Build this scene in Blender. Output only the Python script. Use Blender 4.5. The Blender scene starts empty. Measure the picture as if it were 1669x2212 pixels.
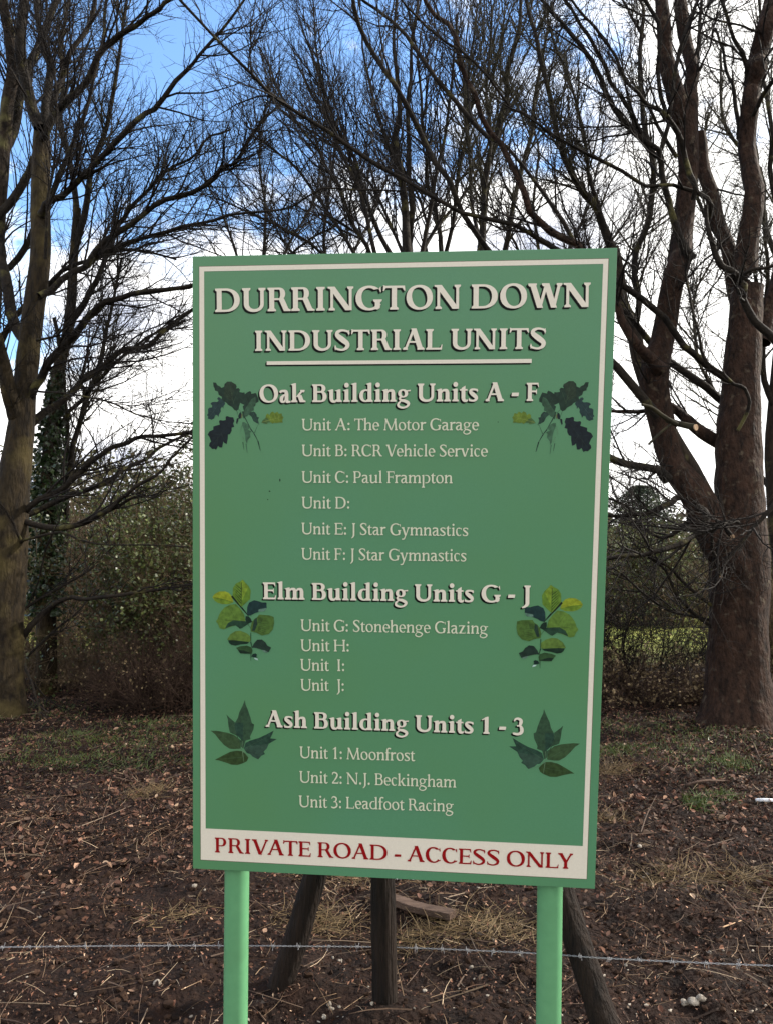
import bpy, math, random
import numpy as np
from mathutils import Vector, Matrix
from mathutils.geometry import tessellate_polygon

# ------------------------------------------------------------------ camera
SC = bpy.context.scene
COL = SC.collection
F = 1671.0                      # focal length in pixels of a 1669 x 2212 frame
PITCH = math.radians(4.0)
EYE = np.array([0.0, 0.0, 1.65])
cam = bpy.data.cameras.new('camera')
cam.sensor_fit = 'VERTICAL'
cam.sensor_height = 24.0
cam.lens = 24.0 * F / 2212.0
cam.clip_end = 2000
cam.clip_start = 0.05
cam_o = bpy.data.objects.new('camera', cam)
COL.objects.link(cam_o)
cam_o.location = EYE
cam_o.rotation_euler = (math.radians(90) + PITCH, 0, 0)
SC.camera = cam_o

# ------------------------------------------------------------------ light
SUN_EL, SUN_AZ = math.radians(33), math.radians(74)    # azimuth from +Y towards +X
world = bpy.data.worlds.new('World')
SC.world = world
world.use_nodes = True
nt = world.node_tree
nt.nodes.clear()
def wn(t, **k):
    n = nt.nodes.new(t)
    for a, b in k.items(): setattr(n, a, b)
    return n
L = nt.links.new
out = wn('ShaderNodeOutputWorld'); bg = wn('ShaderNodeBackground')
sky = wn('ShaderNodeTexSky', sky_type='NISHITA', sun_disc=False)
sky.sun_elevation = SUN_EL
sky.sun_rotation = SUN_AZ
sky.air_density = 1.3
sky.dust_density = 0.4
sky.ozone_density = 6.0
tc = wn('ShaderNodeTexCoord')
mp = wn('ShaderNodeMapping'); mp.inputs['Location'].default_value = (0.35, 0.2, 0.1)
mp.inputs['Scale'].default_value = (1.0, 1.0, 1.7)
n1 = wn('ShaderNodeTexNoise'); n1.inputs['Scale'].default_value = 3.6; n1.inputs['Detail'].default_value = 10; n1.inputs['Roughness'].default_value = 0.60
sep = wn('ShaderNodeSeparateXYZ')
L(tc.outputs['Generated'], mp.inputs['Vector']); L(mp.outputs[0], n1.inputs['Vector']); L(tc.outputs['Generated'], sep.inputs[0])
def math_n(op, a, b):
    m = wn('ShaderNodeMath', operation=op)
    for i, v in enumerate((a, b)):
        if isinstance(v, (int, float)): m.inputs[i].default_value = v
        else: L(v, m.inputs[i])
    return m.outputs[0]
xr = math_n('MULTIPLY', sep.outputs['X'], 0.33)
zl = math_n('SUBTRACT', 0.405, math_n('MULTIPLY', math_n('MINIMUM', sep.outputs['Z'], 0.6), 0.9))
yb = math_n('MULTIPLY', math_n('SUBTRACT', 0.75, sep.outputs['Y']), 0.22)
cov = math_n('ADD', math_n('ADD', math_n('ADD', n1.outputs['Fac'], xr), zl), yb)
ramp = wn('ShaderNodeValToRGB')
ramp.color_ramp.elements[0].position = 0.40; ramp.color_ramp.elements[1].position = 0.50
L(cov, ramp.inputs[0])
n2 = wn('ShaderNodeTexNoise'); n2.inputs['Scale'].default_value = 5.0; n2.inputs['Detail'].default_value = 6
L(mp.outputs[0], n2.inputs['Vector'])
cr = wn('ShaderNodeValToRGB')
cr.color_ramp.elements[0].position = 0.34; cr.color_ramp.elements[0].color = (0.40, 0.43, 0.52, 1)
cr.color_ramp.elements[1].position = 0.50; cr.color_ramp.elements[1].color = (1.0, 0.985, 0.955, 1)
L(n2.outputs['Fac'], cr.inputs[0])
sc_ = wn('ShaderNodeVectorMath', operation='SCALE'); sc_.inputs['Scale'].default_value = 12.5
L(cr.outputs[0], sc_.inputs[0])
sk = wn('ShaderNodeVectorMath', operation='SCALE'); sk.inputs['Scale'].default_value = 1.95
L(sky.outputs[0], sk.inputs[0])
mx = wn('ShaderNodeMix', data_type='RGBA')
L(ramp.outputs[0], mx.inputs['Factor']); L(sk.outputs[0], mx.inputs['A']); L(sc_.outputs[0], mx.inputs['B'])
L(mx.outputs['Result'], bg.inputs['Color']); bg.inputs['Strength'].default_value = 0.12
L(bg.outputs[0], out.inputs[0])

sun = bpy.data.lights.new('sun', 'SUN')
sun.energy = 5.0; sun.angle = math.radians(2.0); sun.color = (1.0, 0.93, 0.82)
sun_o = bpy.data.objects.new('sun', sun); COL.objects.link(sun_o)
sd = Vector((math.sin(SUN_AZ) * math.cos(SUN_EL), math.cos(SUN_AZ) * math.cos(SUN_EL), math.sin(SUN_EL)))
sun_o.rotation_euler = sd.to_track_quat('Z', 'Y').to_euler()

SC.view_settings.view_transform = 'Standard'
SC.view_settings.look = 'None'
SC.view_settings.exposure = 0.62
SC.view_settings.gamma = 1.0
SC.view_settings.use_curve_mapping = False
SC.render.engine = 'CYCLES'
SC.cycles.max_bounces = 6
SC.cycles.diffuse_bounces = 3
SC.cycles.use_denoising = True
SC.cycles.denoiser = 'OPENIMAGEDENOISE'
SC.cycles.denoising_input_passes = 'RGB_ALBEDO_NORMAL'
SC.cycles.denoising_prefilter = 'ACCURATE'

# ------------------------------------------------------------------ geometry helpers
RT = np.array([1.0, 0, 0])
UP = np.array([0, -math.sin(PITCH), math.cos(PITCH)])
FW = np.array([0, math.cos(PITCH), math.sin(PITCH)])
def ray(px, py):
    return RT * (px - 834.5) / F + UP * (1106 - py) / F + FW
def at(px, py, Y):
    d = ray(px, py)
    return EYE + d * (Y / d[1])
def axdepth(p): return float((p - EYE) @ FW)

def vhash(ix, iy, s=0):
    h = np.sin(ix * 127.1 + iy * 311.7 + s * 74.7) * 43758.5453
    return h - np.floor(h)
def vnoise(x, y, s=0):
    ix, iy = np.floor(x), np.floor(y); fx, fy = x - ix, y - iy
    fx = fx * fx * (3 - 2 * fx); fy = fy * fy * (3 - 2 * fy)
    a = vhash(ix, iy, s); b = vhash(ix + 1, iy, s); c = vhash(ix, iy + 1, s); d = vhash(ix + 1, iy + 1, s)
    return (a * (1 - fx) + b * fx) * (1 - fy) + (c * (1 - fx) + d * fx) * fy
def gz(x, y):
    x = np.asarray(x, float); y = np.asarray(y, float)
    near = np.clip((14 - np.hypot(x, y - 3)) / 4, 0, 1)
    z = (vnoise(x * .9, y * .9, 1) - .5) * .10 + near * ((vnoise(x * 3.1, y * 3.1, 2) - .5) * .075
        + (vnoise(x * 9, y * 9, 3) - .5) * .040 + (vnoise(x * 24, y * 24, 4) - .5) * .020)
    far = np.clip((np.hypot(x, y) - 30) / 200, 0, 1)
    return z + far * 2.0 * (vnoise(x * .01, y * .01, 5) - .3)
def ground(px, py):
    d = ray(px, py); p = EYE + d * (-EYE[2] / d[2])
    for _ in range(3):
        z = float(gz(p[0], p[1])); p = EYE + d * ((z - EYE[2]) / d[2])
    return p

def tag(o, label=None, cat=None, group=None, kind=None):
    if label: o['label'] = label
    if cat: o['category'] = cat
    if group: o['group'] = group
    if kind: o['kind'] = kind
    return o
def empty(name, loc, label, cat, group=None):
    o = bpy.data.objects.new(name, None); COL.objects.link(o); o.location = Vector(loc)
    o.empty_display_size = 0.1
    return tag(o, label, cat, group)
def mesh_obj(name, V, faces, m, parent=None, smooth=False, cols=None, fidx=None):
    """faces: (n,k) array or list of index lists"""
    me = bpy.data.meshes.new(name)
    V = np.asarray(V, dtype=np.float32)
    if parent is not None: V = V - np.array(parent.location, dtype=np.float32)
    if isinstance(faces, np.ndarray):
        n, k = faces.shape
        me.vertices.add(len(V)); me.vertices.foreach_set('co', V.ravel())
        me.loops.add(n * k); me.loops.foreach_set('vertex_index', faces.astype(np.int32).ravel())
        me.polygons.add(n); me.polygons.foreach_set('loop_start', np.arange(n, dtype=np.int32) * k)
        try: me.polygons.foreach_set('loop_total', np.full(n, k, dtype=np.int32))
        except Exception: pass
        me.update(calc_edges=True)
    else:
        me.from_pydata([tuple(map(float, v)) for v in V], [], faces)
        me.update()
    me.polygons.foreach_set('use_smooth', np.full(len(me.polygons), smooth))
    if cols is not None:
        a = me.color_attributes.new('tint', 'FLOAT_COLOR', 'POINT')
        c = np.ones((len(V), 4), dtype=np.float32); c[:, :3] = cols
        a.data.foreach_set('color', c.ravel())
    if m is not None: me.materials.append(m)
    o = bpy.data.objects.new(name, me); COL.objects.link(o)
    if parent is not None: o.parent = parent
    return o

# ------------------------------------------------------------------ materials
def mat(name, base=(.5, .5, .5), rough=.8, spec=.3):
    m = bpy.data.materials.new(name); m.use_nodes = True
    b = m.node_tree.nodes['Principled BSDF']
    b.inputs['Base Color'].default_value = (*base, 1); b.inputs['Roughness'].default_value = rough
    b.inputs['Specular IOR Level'].default_value = spec
    return m
def noisy(name, c1, c2, scale, rough=.85, spec=.2, bump=0., bscale=None, detail=6, stretch=(1, 1, 1), c3=None, s3=2.0, t3=(.55, .65), coords='Object'):
    m = mat(name, c1, rough, spec); t = m.node_tree; b = t.nodes['Principled BSDF']
    co = t.nodes.new('ShaderNodeTexCoord'); mpn = t.nodes.new('ShaderNodeMapping')
    mpn.inputs['Scale'].default_value = stretch
    t.links.new(co.outputs[coords], mpn.inputs[0])
    n = t.nodes.new('ShaderNodeTexNoise'); n.inputs['Scale'].default_value = scale; n.inputs['Detail'].default_value = detail
    n.inputs['Roughness'].default_value = .65
    t.links.new(mpn.outputs[0], n.inputs['Vector'])
    r = t.nodes.new('ShaderNodeValToRGB')
    r.color_ramp.elements[0].position = .35; r.color_ramp.elements[0].color = (*c1, 1)
    r.color_ramp.elements[1].position = .68; r.color_ramp.elements[1].color = (*c2, 1)
    t.links.new(n.outputs['Fac'], r.inputs[0]); last = r.outputs[0]
    if c3 is not None:
        n3 = t.nodes.new('ShaderNodeTexNoise'); n3.inputs['Scale'].default_value = s3; n3.inputs['Detail'].default_value = 8
        t.links.new(co.outputs[coords], n3.inputs['Vector'])
        r3 = t.nodes.new('ShaderNodeValToRGB'); r3.color_ramp.elements[0].position = t3[0]; r3.color_ramp.elements[1].position = t3[1]
        t.links.new(n3.outputs['Fac'], r3.inputs[0])
        mixn = t.nodes.new('ShaderNodeMix'); mixn.data_type = 'RGBA'
        t.links.new(r3.outputs[0], mixn.inputs['Factor']); t.links.new(last, mixn.inputs['A']); mixn.inputs['B'].default_value = (*c3, 1)
        last = mixn.outputs['Result']
    t.links.new(last, b.inputs['Base Color'])
    if bump:
        nb = t.nodes.new('ShaderNodeTexNoise'); nb.inputs['Scale'].default_value = bscale or scale * 2; nb.inputs['Detail'].default_value = 6
        t.links.new(mpn.outputs[0], nb.inputs['Vector'])
        bp = t.nodes.new('ShaderNodeBump'); bp.inputs['Strength'].default_value = bump; bp.inputs['Distance'].default_value = .035
        t.links.new(nb.outputs['Fac'], bp.inputs['Height']); t.links.new(bp.outputs[0], b.inputs['Normal'])
    return m
def tinted(name, rough=.7, spec=.3, trans=0.):
    m = mat(name, (.5, .5, .5), rough, spec); t = m.node_tree; b = t.nodes['Principled BSDF']
    a = t.nodes.new('ShaderNodeAttribute'); a.attribute_name = 'tint'
    t.links.new(a.outputs['Color'], b.inputs['Base Color'])
    if trans:
        tr = t.nodes.new('ShaderNodeBsdfTranslucent'); t.links.new(a.outputs['Color'], tr.inputs['Color'])
        ms = t.nodes.new('ShaderNodeMixShader'); ms.inputs[0].default_value = trans
        t.links.new(b.outputs[0], ms.inputs[1]); t.links.new(tr.outputs[0], ms.inputs[2])
        t.links.new(ms.outputs[0], t.nodes['Material Output'].inputs['Surface'])
    return m

M_bark = noisy('bark_grey_brown', (.009, .0062, .0045), (.038, .026, .017), 14, bump=1.0, bscale=26, stretch=(1, 1, .3), c3=(.105, .095, .040), s3=3.5, t3=(.56, .68))
M_bark_light = noisy('bark_pale', (.008, .0055, .0033), (.036, .025, .0115), 16, bump=1.0, bscale=30, stretch=(1, 1, .3), c3=(.058, .044, .016), s3=3.0, t3=(.5, .66))
M_bark_red = noisy('bark_red_brown', (.0095, .0052, .0034), (.046, .0240, .0150), 15, bump=1.0, bscale=34, stretch=(1, 1, .45), c3=(.085, .066, .045), s3=11, t3=(.60, .72))
M_limb = noisy('limb_bark', (.0055, .0042, .0034), (.021, .0155, .010), 14, bump=.5, bscale=40, c3=(.065, .058, .020), s3=5, t3=(.58, .68))
M_twig = noisy('twig_bark', (.007, .0055, .0055), (.019, .0145, .011), 8)
M_twig_green = noisy('twig_bark_lichen', (.014, .012, .007), (.045, .039, .019), 6)
M_scrub = noisy('scrub_twigs', (.050, .034, .020), (.18, .125, .075), 2.5)
M_scrub2 = noisy('bramble_twigs', (.022, .0135, .010), (.075, .046, .032), 3)
M_leaf = tinted('evergreen_leaf', .42, .5, .2)
M_litter = tinted('dead_leaf', .75, .25, .1)
M_straw = tinted('dead_grass', .7, .25, .15)
M_wood = noisy('weathered_post', (.0055, .0040, .0032), (.023, .0145, .010), 7, bump=.8, bscale=20, stretch=(4, 4, .5), c3=(.075, .052, .034), s3=2.2, t3=(.60, .78))
M_plank = noisy('old_plank', (.060, .038, .028), (.13, .085, .062), 8, bump=.6, bscale=30, stretch=(1, 6, 6))
M_cut = noisy('cut_wood', (.42, .27, .16), (.55, .38, .24), 20)
M_flint = noisy('flint', (.12, .10, .08), (.42, .37, .31), 18, rough=.6)
M_wire = mat('galvanised_wire', (.30, .30, .31), .5, .5); M_wire.node_tree.nodes['Principled BSDF'].inputs['Metallic'].default_value = .55
M_white = mat('white_plastic', (.75, .76, .78), .4, .5)
GREEN1, GREEN2 = (.080, .222, .120), (.091, .245, .133)
M_board = noisy('sign_green', GREEN1, GREEN2, 260, rough=.36, spec=.32, detail=3, c3=(.088, .226, .098), s3=1.7, t3=(.35, .75))
M_panelg = noisy('sign_green_print', (.090, .245, .086), (.104, .272, .096), 300, rough=.38, spec=.4, detail=3)
M_postg = noisy('post_green', (.112, .300, .146), (.124, .325, .158), 30, rough=.27, spec=.55, detail=4, c3=(.110, .280, .135), s3=9, t3=(.5, .8))
M_cream = noisy('sign_cream', (.66, .615, .515), (.70, .655, .550), 200, rough=.42, spec=.4, detail=2)
M_cream2 = noisy('sign_cream_small', (.58, .60, .45), (.62, .64, .48), 200, rough=.42, spec=.4, detail=2)
M_black = mat('sign_shadow_print', (.004, .006, .005), .5, .12)
M_red = mat('sign_red', (.26, .002, .004), .4, .4)
M_print = tinted('leaf_print_ink', .45, .2)
_t = M_print.node_tree; _c = _t.nodes.new('ShaderNodeTexCoord'); _n = _t.nodes.new('ShaderNodeTexNoise'); _n.inputs['Scale'].default_value = 90; _n.inputs['Detail'].default_value = 5
_m = _t.nodes.new('ShaderNodeMapRange'); _m.inputs['From Min'].default_value = .3; _m.inputs['From Max'].default_value = .7; _m.inputs['To Min'].default_value = .70; _m.inputs['To Max'].default_value = 1.35
_v = _t.nodes.new('ShaderNodeVectorMath'); _v.operation = 'SCALE'; _a = [q for q in _t.nodes if q.type == 'ATTRIBUTE'][0]
_t.links.new(_c.outputs['Object'], _n.inputs['Vector']); _t.links.new(_n.outputs['Fac'], _m.inputs['Value']); _t.links.new(_a.outputs['Color'], _v.inputs[0]); _t.links.new(_m.outputs[0], _v.inputs['Scale'])
_t.links.new(_v.outputs[0], _t.nodes['Principled BSDF'].inputs['Base Color'])

# ------------------------------------------------------------------ GROUND
def graded(lo, hi, fine_lo, fine_hi, step, g=1.18):
    xs = list(np.arange(fine_lo, fine_hi + 1e-6, step))
    d = step
    x = xs[-1]
    while x < hi: d *= g; x += d; xs.append(x)
    d = step; x = xs[0]; left = []
    while x > lo: d *= g; x -= d; left.append(x)
    return np.array(left[::-1] + xs)
gx = graded(-900, 900, -5.2, 5.2, .035); gy = graded(-900, 1200, 1.6, 11.0, .035)
GX, GY = np.meshgrid(gx, gy); GZ = gz(GX, GY)
V = np.stack([GX.ravel(), GY.ravel(), GZ.ravel()], 1)
nx, ny = len(gx), len(gy)
idx = np.arange(nx * ny).reshape(ny, nx)
Fq = np.stack([idx[:-1, :-1], idx[:-1, 1:], idx[1:, 1:], idx[1:, :-1]], -1).reshape(-1, 4)
gm = noisy('soil', (.0058, .0030, .0020), (.023, .0112, .0070), 9, rough=.9, spec=.15, bump=1.0, bscale=34, detail=10)
t = gm.node_tree; b = t.nodes['Principled BSDF']
old = b.inputs['Base Color'].links[0].from_socket
co = t.nodes.new('ShaderNodeTexCoord'); sx = t.nodes.new('ShaderNodeSeparateXYZ'); t.links.new(co.outputs['Object'], sx.inputs[0])
nn = t.nodes.new('ShaderNodeTexNoise'); nn.inputs['Scale'].default_value = .8; nn.inputs['Detail'].default_value = 6; t.links.new(co.outputs['Object'], nn.inputs['Vector'])
ma = t.nodes.new('ShaderNodeMath'); ma.operation = 'MULTIPLY_ADD'; t.links.new(nn.outputs['Fac'], ma.inputs[0]); ma.inputs[1].default_value = 4.0; t.links.new(sx.outputs['Y'], ma.inputs[2])
mr = t.nodes.new('ShaderNodeMapRange'); mr.inputs['From Min'].default_value = 14.5; mr.inputs['From Max'].default_value = 18.5; t.links.new(ma.outputs[0], mr.inputs['Value'])
gr = t.nodes.new('ShaderNodeTexNoise'); gr.inputs['Scale'].default_value = 1.5; gr.inputs['Detail'].default_value = 8; t.links.new(co.outputs['Object'], gr.inputs['Vector'])
grr = t.nodes.new('ShaderNodeValToRGB'); grr.color_ramp.elements[0].position = .35; grr.color_ramp.elements[0].color = (.10, .125, .028, 1)
grr.color_ramp.elements[1].position = .65; grr.color_ramp.elements[1].color = (.25, .25, .060, 1); t.links.new(gr.outputs['Fac'], grr.inputs[0])
mm = t.nodes.new('ShaderNodeMix'); mm.data_type = 'RGBA'; t.links.new(mr.outputs[0], mm.inputs['Factor']); t.links.new(old, mm.inputs['A']); t.links.new(grr.outputs[0], mm.inputs['B'])
t.links.new(mm.outputs['Result'], b.inputs['Base Color'])
tag(mesh_obj('ground', V, Fq, gm, smooth=True), 'brown soil strewn with dead leaves running back to a green field', kind='structure')

# ------------------------------------------------------------------ tube machinery
def tubes(P, R, S, seed=0, bump=0.):
    """P (N,n,3) R (N,n) -> verts, quads"""
    N, n, _ = P.shape
    T = np.gradient(P, axis=1); T /= np.linalg.norm(T, axis=2, keepdims=True) + 1e-9
    ref = np.zeros((N, 1, 3)); mean = T.mean(1)
    ax = np.argmin(np.abs(mean), axis=1); ref[np.arange(N), 0, ax] = 1
    U = np.cross(T, ref); U /= np.linalg.norm(U, axis=2, keepdims=True) + 1e-9
    W = np.cross(T, U)
    a = np.arange(S) / S * 2 * np.pi
    rr = R[:, :, None] * np.ones(S)[None, None]
    if bump:
        rg = np.random.default_rng(seed)
        nz = rg.normal(size=(N, n, S)); nz = (nz + np.roll(nz, 1, 2) + np.roll(nz, -1, 2)) / 2; nz[:, 1:-1] = (nz[:, :-2] + nz[:, 1:-1] * 1.4 + nz[:, 2:]) / 1.8
        rr = rr * (1 + bump * nz)
    Vv = P[:, :, None] + rr[..., None] * (np.cos(a)[None, None, :, None] * U[:, :, None] + np.sin(a)[None, None, :, None] * W[:, :, None])
    base = (np.arange(N) * n * S)[:, None, None]; i = np.arange(n - 1)[None, :, None] * S; j = np.arange(S)[None, None]
    j2 = (j + 1) % S
    Q = np.stack([base + i + j, base + i + j2, base + i + S + j2, base + i + S + j], -1).reshape(-1, 4)
    return Vv.reshape(-1, 3), Q
def catmull(pts, m):
    pts = np.asarray(pts, float); n = len(pts)
    if n == 2:
        tt = np.linspace(0, 1, m)[:, None]; return pts[0] * (1 - tt) + pts[1] * tt
    e = np.vstack([2 * pts[0] - pts[1], pts, 2 * pts[-1] - pts[-2]])
    tt = np.linspace(0, n - 1 - 1e-6, m); k = tt.astype(int); f = (tt - k)[:, None]
    p0, p1, p2, p3 = e[k], e[k + 1], e[k + 2], e[k + 3]
    return .5 * (2 * p1 + (p2 - p0) * f + (2 * p0 - 5 * p1 + 4 * p2 - p3) * f ** 2 + (3 * p1 - p0 - 3 * p2 + p3) * f ** 3)
def join(parts):
    Vs, Qs, off = [], [], 0
    for v, q in parts: Vs.append(v); Qs.append(q + off); off += len(v)
    return np.vstack(Vs), np.vstack(Qs)
def spawn(P, R, M, L0, L1, ang, up, n, rng, rf=.55, rmax=1., tmin=.12, tip=.0009, wob=.16, curl=0., flat=1., wm=None):
    seg = np.linalg.norm(np.diff(P, axis=1), axis=2).sum(1)
    if wm is not None: seg = seg * wm
    w = seg / seg.sum(); pi = rng.choice(len(P), M, p=w)
    npar = P.shape[1]; tt = (tmin + (1 - tmin) * rng.random(M)) * (npar - 1) * .999
    k = tt.astype(int); f = (tt - k)[:, None]
    pos = P[pi, k] * (1 - f) + P[pi, k + 1] * f
    T = P[pi, k + 1] - P[pi, k]; T /= np.linalg.norm(T, axis=1, keepdims=True) + 1e-9
    r0 = R[pi, k] * (1 - f[:, 0]) + R[pi, k + 1] * f[:, 0]
    q = rng.normal(size=(M, 3)); q[:, 1] *= flat; q -= (q * T).sum(1, keepdims=True) * T; q /= np.linalg.norm(q, axis=1, keepdims=True) + 1e-9
    a = np.radians(rng.normal(ang, ang * .3, M))[:, None]
    D = np.cos(a) * T + np.sin(a) * q
    tfrac = tt / (npar - 1)
    Ln = rng.uniform(L0, L1, M) * (1.15 - .55 * tfrac)
    st = Ln[:, None] / (n - 1)
    pts = [pos]; cdir = q * curl
    for s in range(n - 1):
        D = D + rng.normal(size=(M, 3)) * wob + np.array([0, 0, up]) - cdir * .3
        D /= np.linalg.norm(D, axis=1, keepdims=True); pts.append(pts[-1] + D * st)
    PP = np.stack(pts, 1); rs = np.minimum(np.minimum(r0 * rf, rmax), Ln * .011 + .0012)
    RR = rs[:, None] * (1 - np.linspace(0, 1, n)[None]) ** .8 + tip
    return PP, RR
def leafcards(pos, size, rng, cols, updir=.3, asp=.45, fold=.25):
    """small folded leaves: 4 verts, 2 quads-ish (two triangles sharing the midrib)"""
    N = len(pos)
    A = rng.normal(size=(N, 3)); A[:, 2] *= updir; A /= np.linalg.norm(A, axis=1, keepdims=True)
    B = rng.normal(size=(N, 3)); B[:, 2] *= updir; B -= (A * B).sum(1, keepdims=True) * A; B /= np.linalg.norm(B, axis=1, keepdims=True)
    C = np.cross(A, B); s = np.asarray(size).reshape(-1, 1) * np.ones((N, 1))
    f = (rng.random((N, 1)) - .3) * fold * s
    v = np.stack([pos - A * s * .5, pos + B * s * asp + C * f, pos + A * s * .5, pos - B * s * asp + C * f], 1).reshape(-1, 3)
    b0 = np.arange(N)[:, None] * 4
    tri = np.concatenate([b0 + [0, 1, 2], b0 + [0, 2, 3]], 1).reshape(-1, 3)
    return v, tri, np.repeat(cols, 4, axis=0)

# ------------------------------------------------------------------ TREES
def limb_world(pts, Y0, Y1):
    n = len(pts); out_p, out_r = [], []
    for i, (x, y, w) in enumerate(pts):
        Y = Y0 + (Y1 - Y0) * i / (n - 1)
        p = at(x, y, Y); out_p.append(p); out_r.append(w * .5 * axdepth(p) / F)
    return np.array(out_p), np.array(out_r)
def make_tree(name, label, cat, group, trunk, Yt, limbs, bark, lbark=None, seed=1, l1=160, l2=1600, l3=8000,
              L1=(.7, 1.7), L2=(.25, .8), L3=(.08, .28), up=.10, ang=(38, 40, 45), tb=.022, twigm=None, flat=1., sink=True, flare=0., sides=20):
    rng = np.random.default_rng(seed); lbark = lbark or bark
    tp, tr = limb_world(trunk, Yt, Yt + .0)
    if sink: tp[0, 2] = float(gz(tp[0, 0], tp[0, 1])) - .12
    root = empty(name, (tp[0, 0], tp[0, 1], 0 if sink else tp[0, 2]), label, cat, group)
    m = max(24, len(trunk) * 6)
    P = catmull(tp, m); R = np.interp(np.linspace(0, 1, m), np.linspace(0, 1, len(tr)), tr)
    if flare: R = R * (1 + flare * np.exp(-np.maximum(P[:, 2], 0) / .22))
    R = R * (1 + .05 * (vnoise(np.arange(m) * .6 + seed, np.zeros(m)) - .5))
    V, Q = tubes(P[None], R[None], sides, seed, tb)
    mesh_obj('trunk', V, Q, bark, root, True)
    LP, LR = [P[::2][:12] if False else catmull(P, 16)], [np.interp(np.linspace(0, 1, 16), np.linspace(0, 1, m), R)]
    LP = []; LR = []; LW = []
    for (pts, Y0, Y1) in limbs:
        q, r = limb_world(pts, Y0, Y1)
        k = 16 if len(pts) <= 6 else 26
        p = catmull(q, k); rr = np.interp(np.linspace(0, 1, k), np.linspace(0, 1, len(r)), r)
        Ls = np.linalg.norm(p[-1] - p[0])
        wig = rng.normal(size=(k, 3)) * .006 * Ls; wig[:, 1] *= 3; wig = np.apply_along_axis(lambda c: np.convolve(c, [.25, .5, .25], 'same'), 0, wig); wig[0] = 0
        p = p + wig
        V, Q = tubes(p[None], rr[None], 10 if rr.max() > .02 else 7, seed, .05)
        mesh_obj('limb', V, Q, lbark if rr.max() < .07 else bark, root, True)
        LW.append((2.2 if np.mean([q_[0] for q_ in pts]) < 1450 and pts[0][0] > 1400 and np.mean([q_[1] for q_ in pts]) > 850 else 1.0) if seed == 41 else .22 if np.mean([q_[1] for q_ in pts]) > 1060 else (.6 if np.mean([q_[1] for q_ in pts]) > 900 else 1.0)); LP.append(catmull(p, 16)); LR.append(np.interp(np.linspace(0, 1, 16), np.linspace(0, 1, k), rr))
    if l1 and LP:
        LP, LR = np.array(LP), np.array(LR)
        LW = np.array(LW)
        P1, R1 = spawn(LP, LR, l1, *L1, ang[0], up, 8, rng, .5, .013, .15, flat=flat, wob=.13, wm=LW)
        P2, R2 = spawn(P1, R1, l2, *L2, ang[1], up * .8, 6, rng, .6, .0042, .1, flat=flat, wob=.17)
        P2b, R2b = spawn(LP, LR, l2 // 5, *L2, ang[1], up * .8, 6, rng, .5, .0042, .2, flat=flat, wob=.17, wm=LW)
        PA = np.concatenate([P2, P2b]); RA = np.concatenate([R2, R2b])
        P3, R3 = spawn(PA, RA, l3, *L3, ang[2], up * .4, 4, rng, .7, .0022, .05, tip=.0010, flat=flat, wob=.22)
        V, Q = join([tubes(P1, R1, 5), tubes(PA, RA, 4), tubes(P3, R3, 3)])
        tag(mesh_obj('twigs', V, Q, twigm or M_twig, root, True), kind='stuff')
    return root

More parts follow.
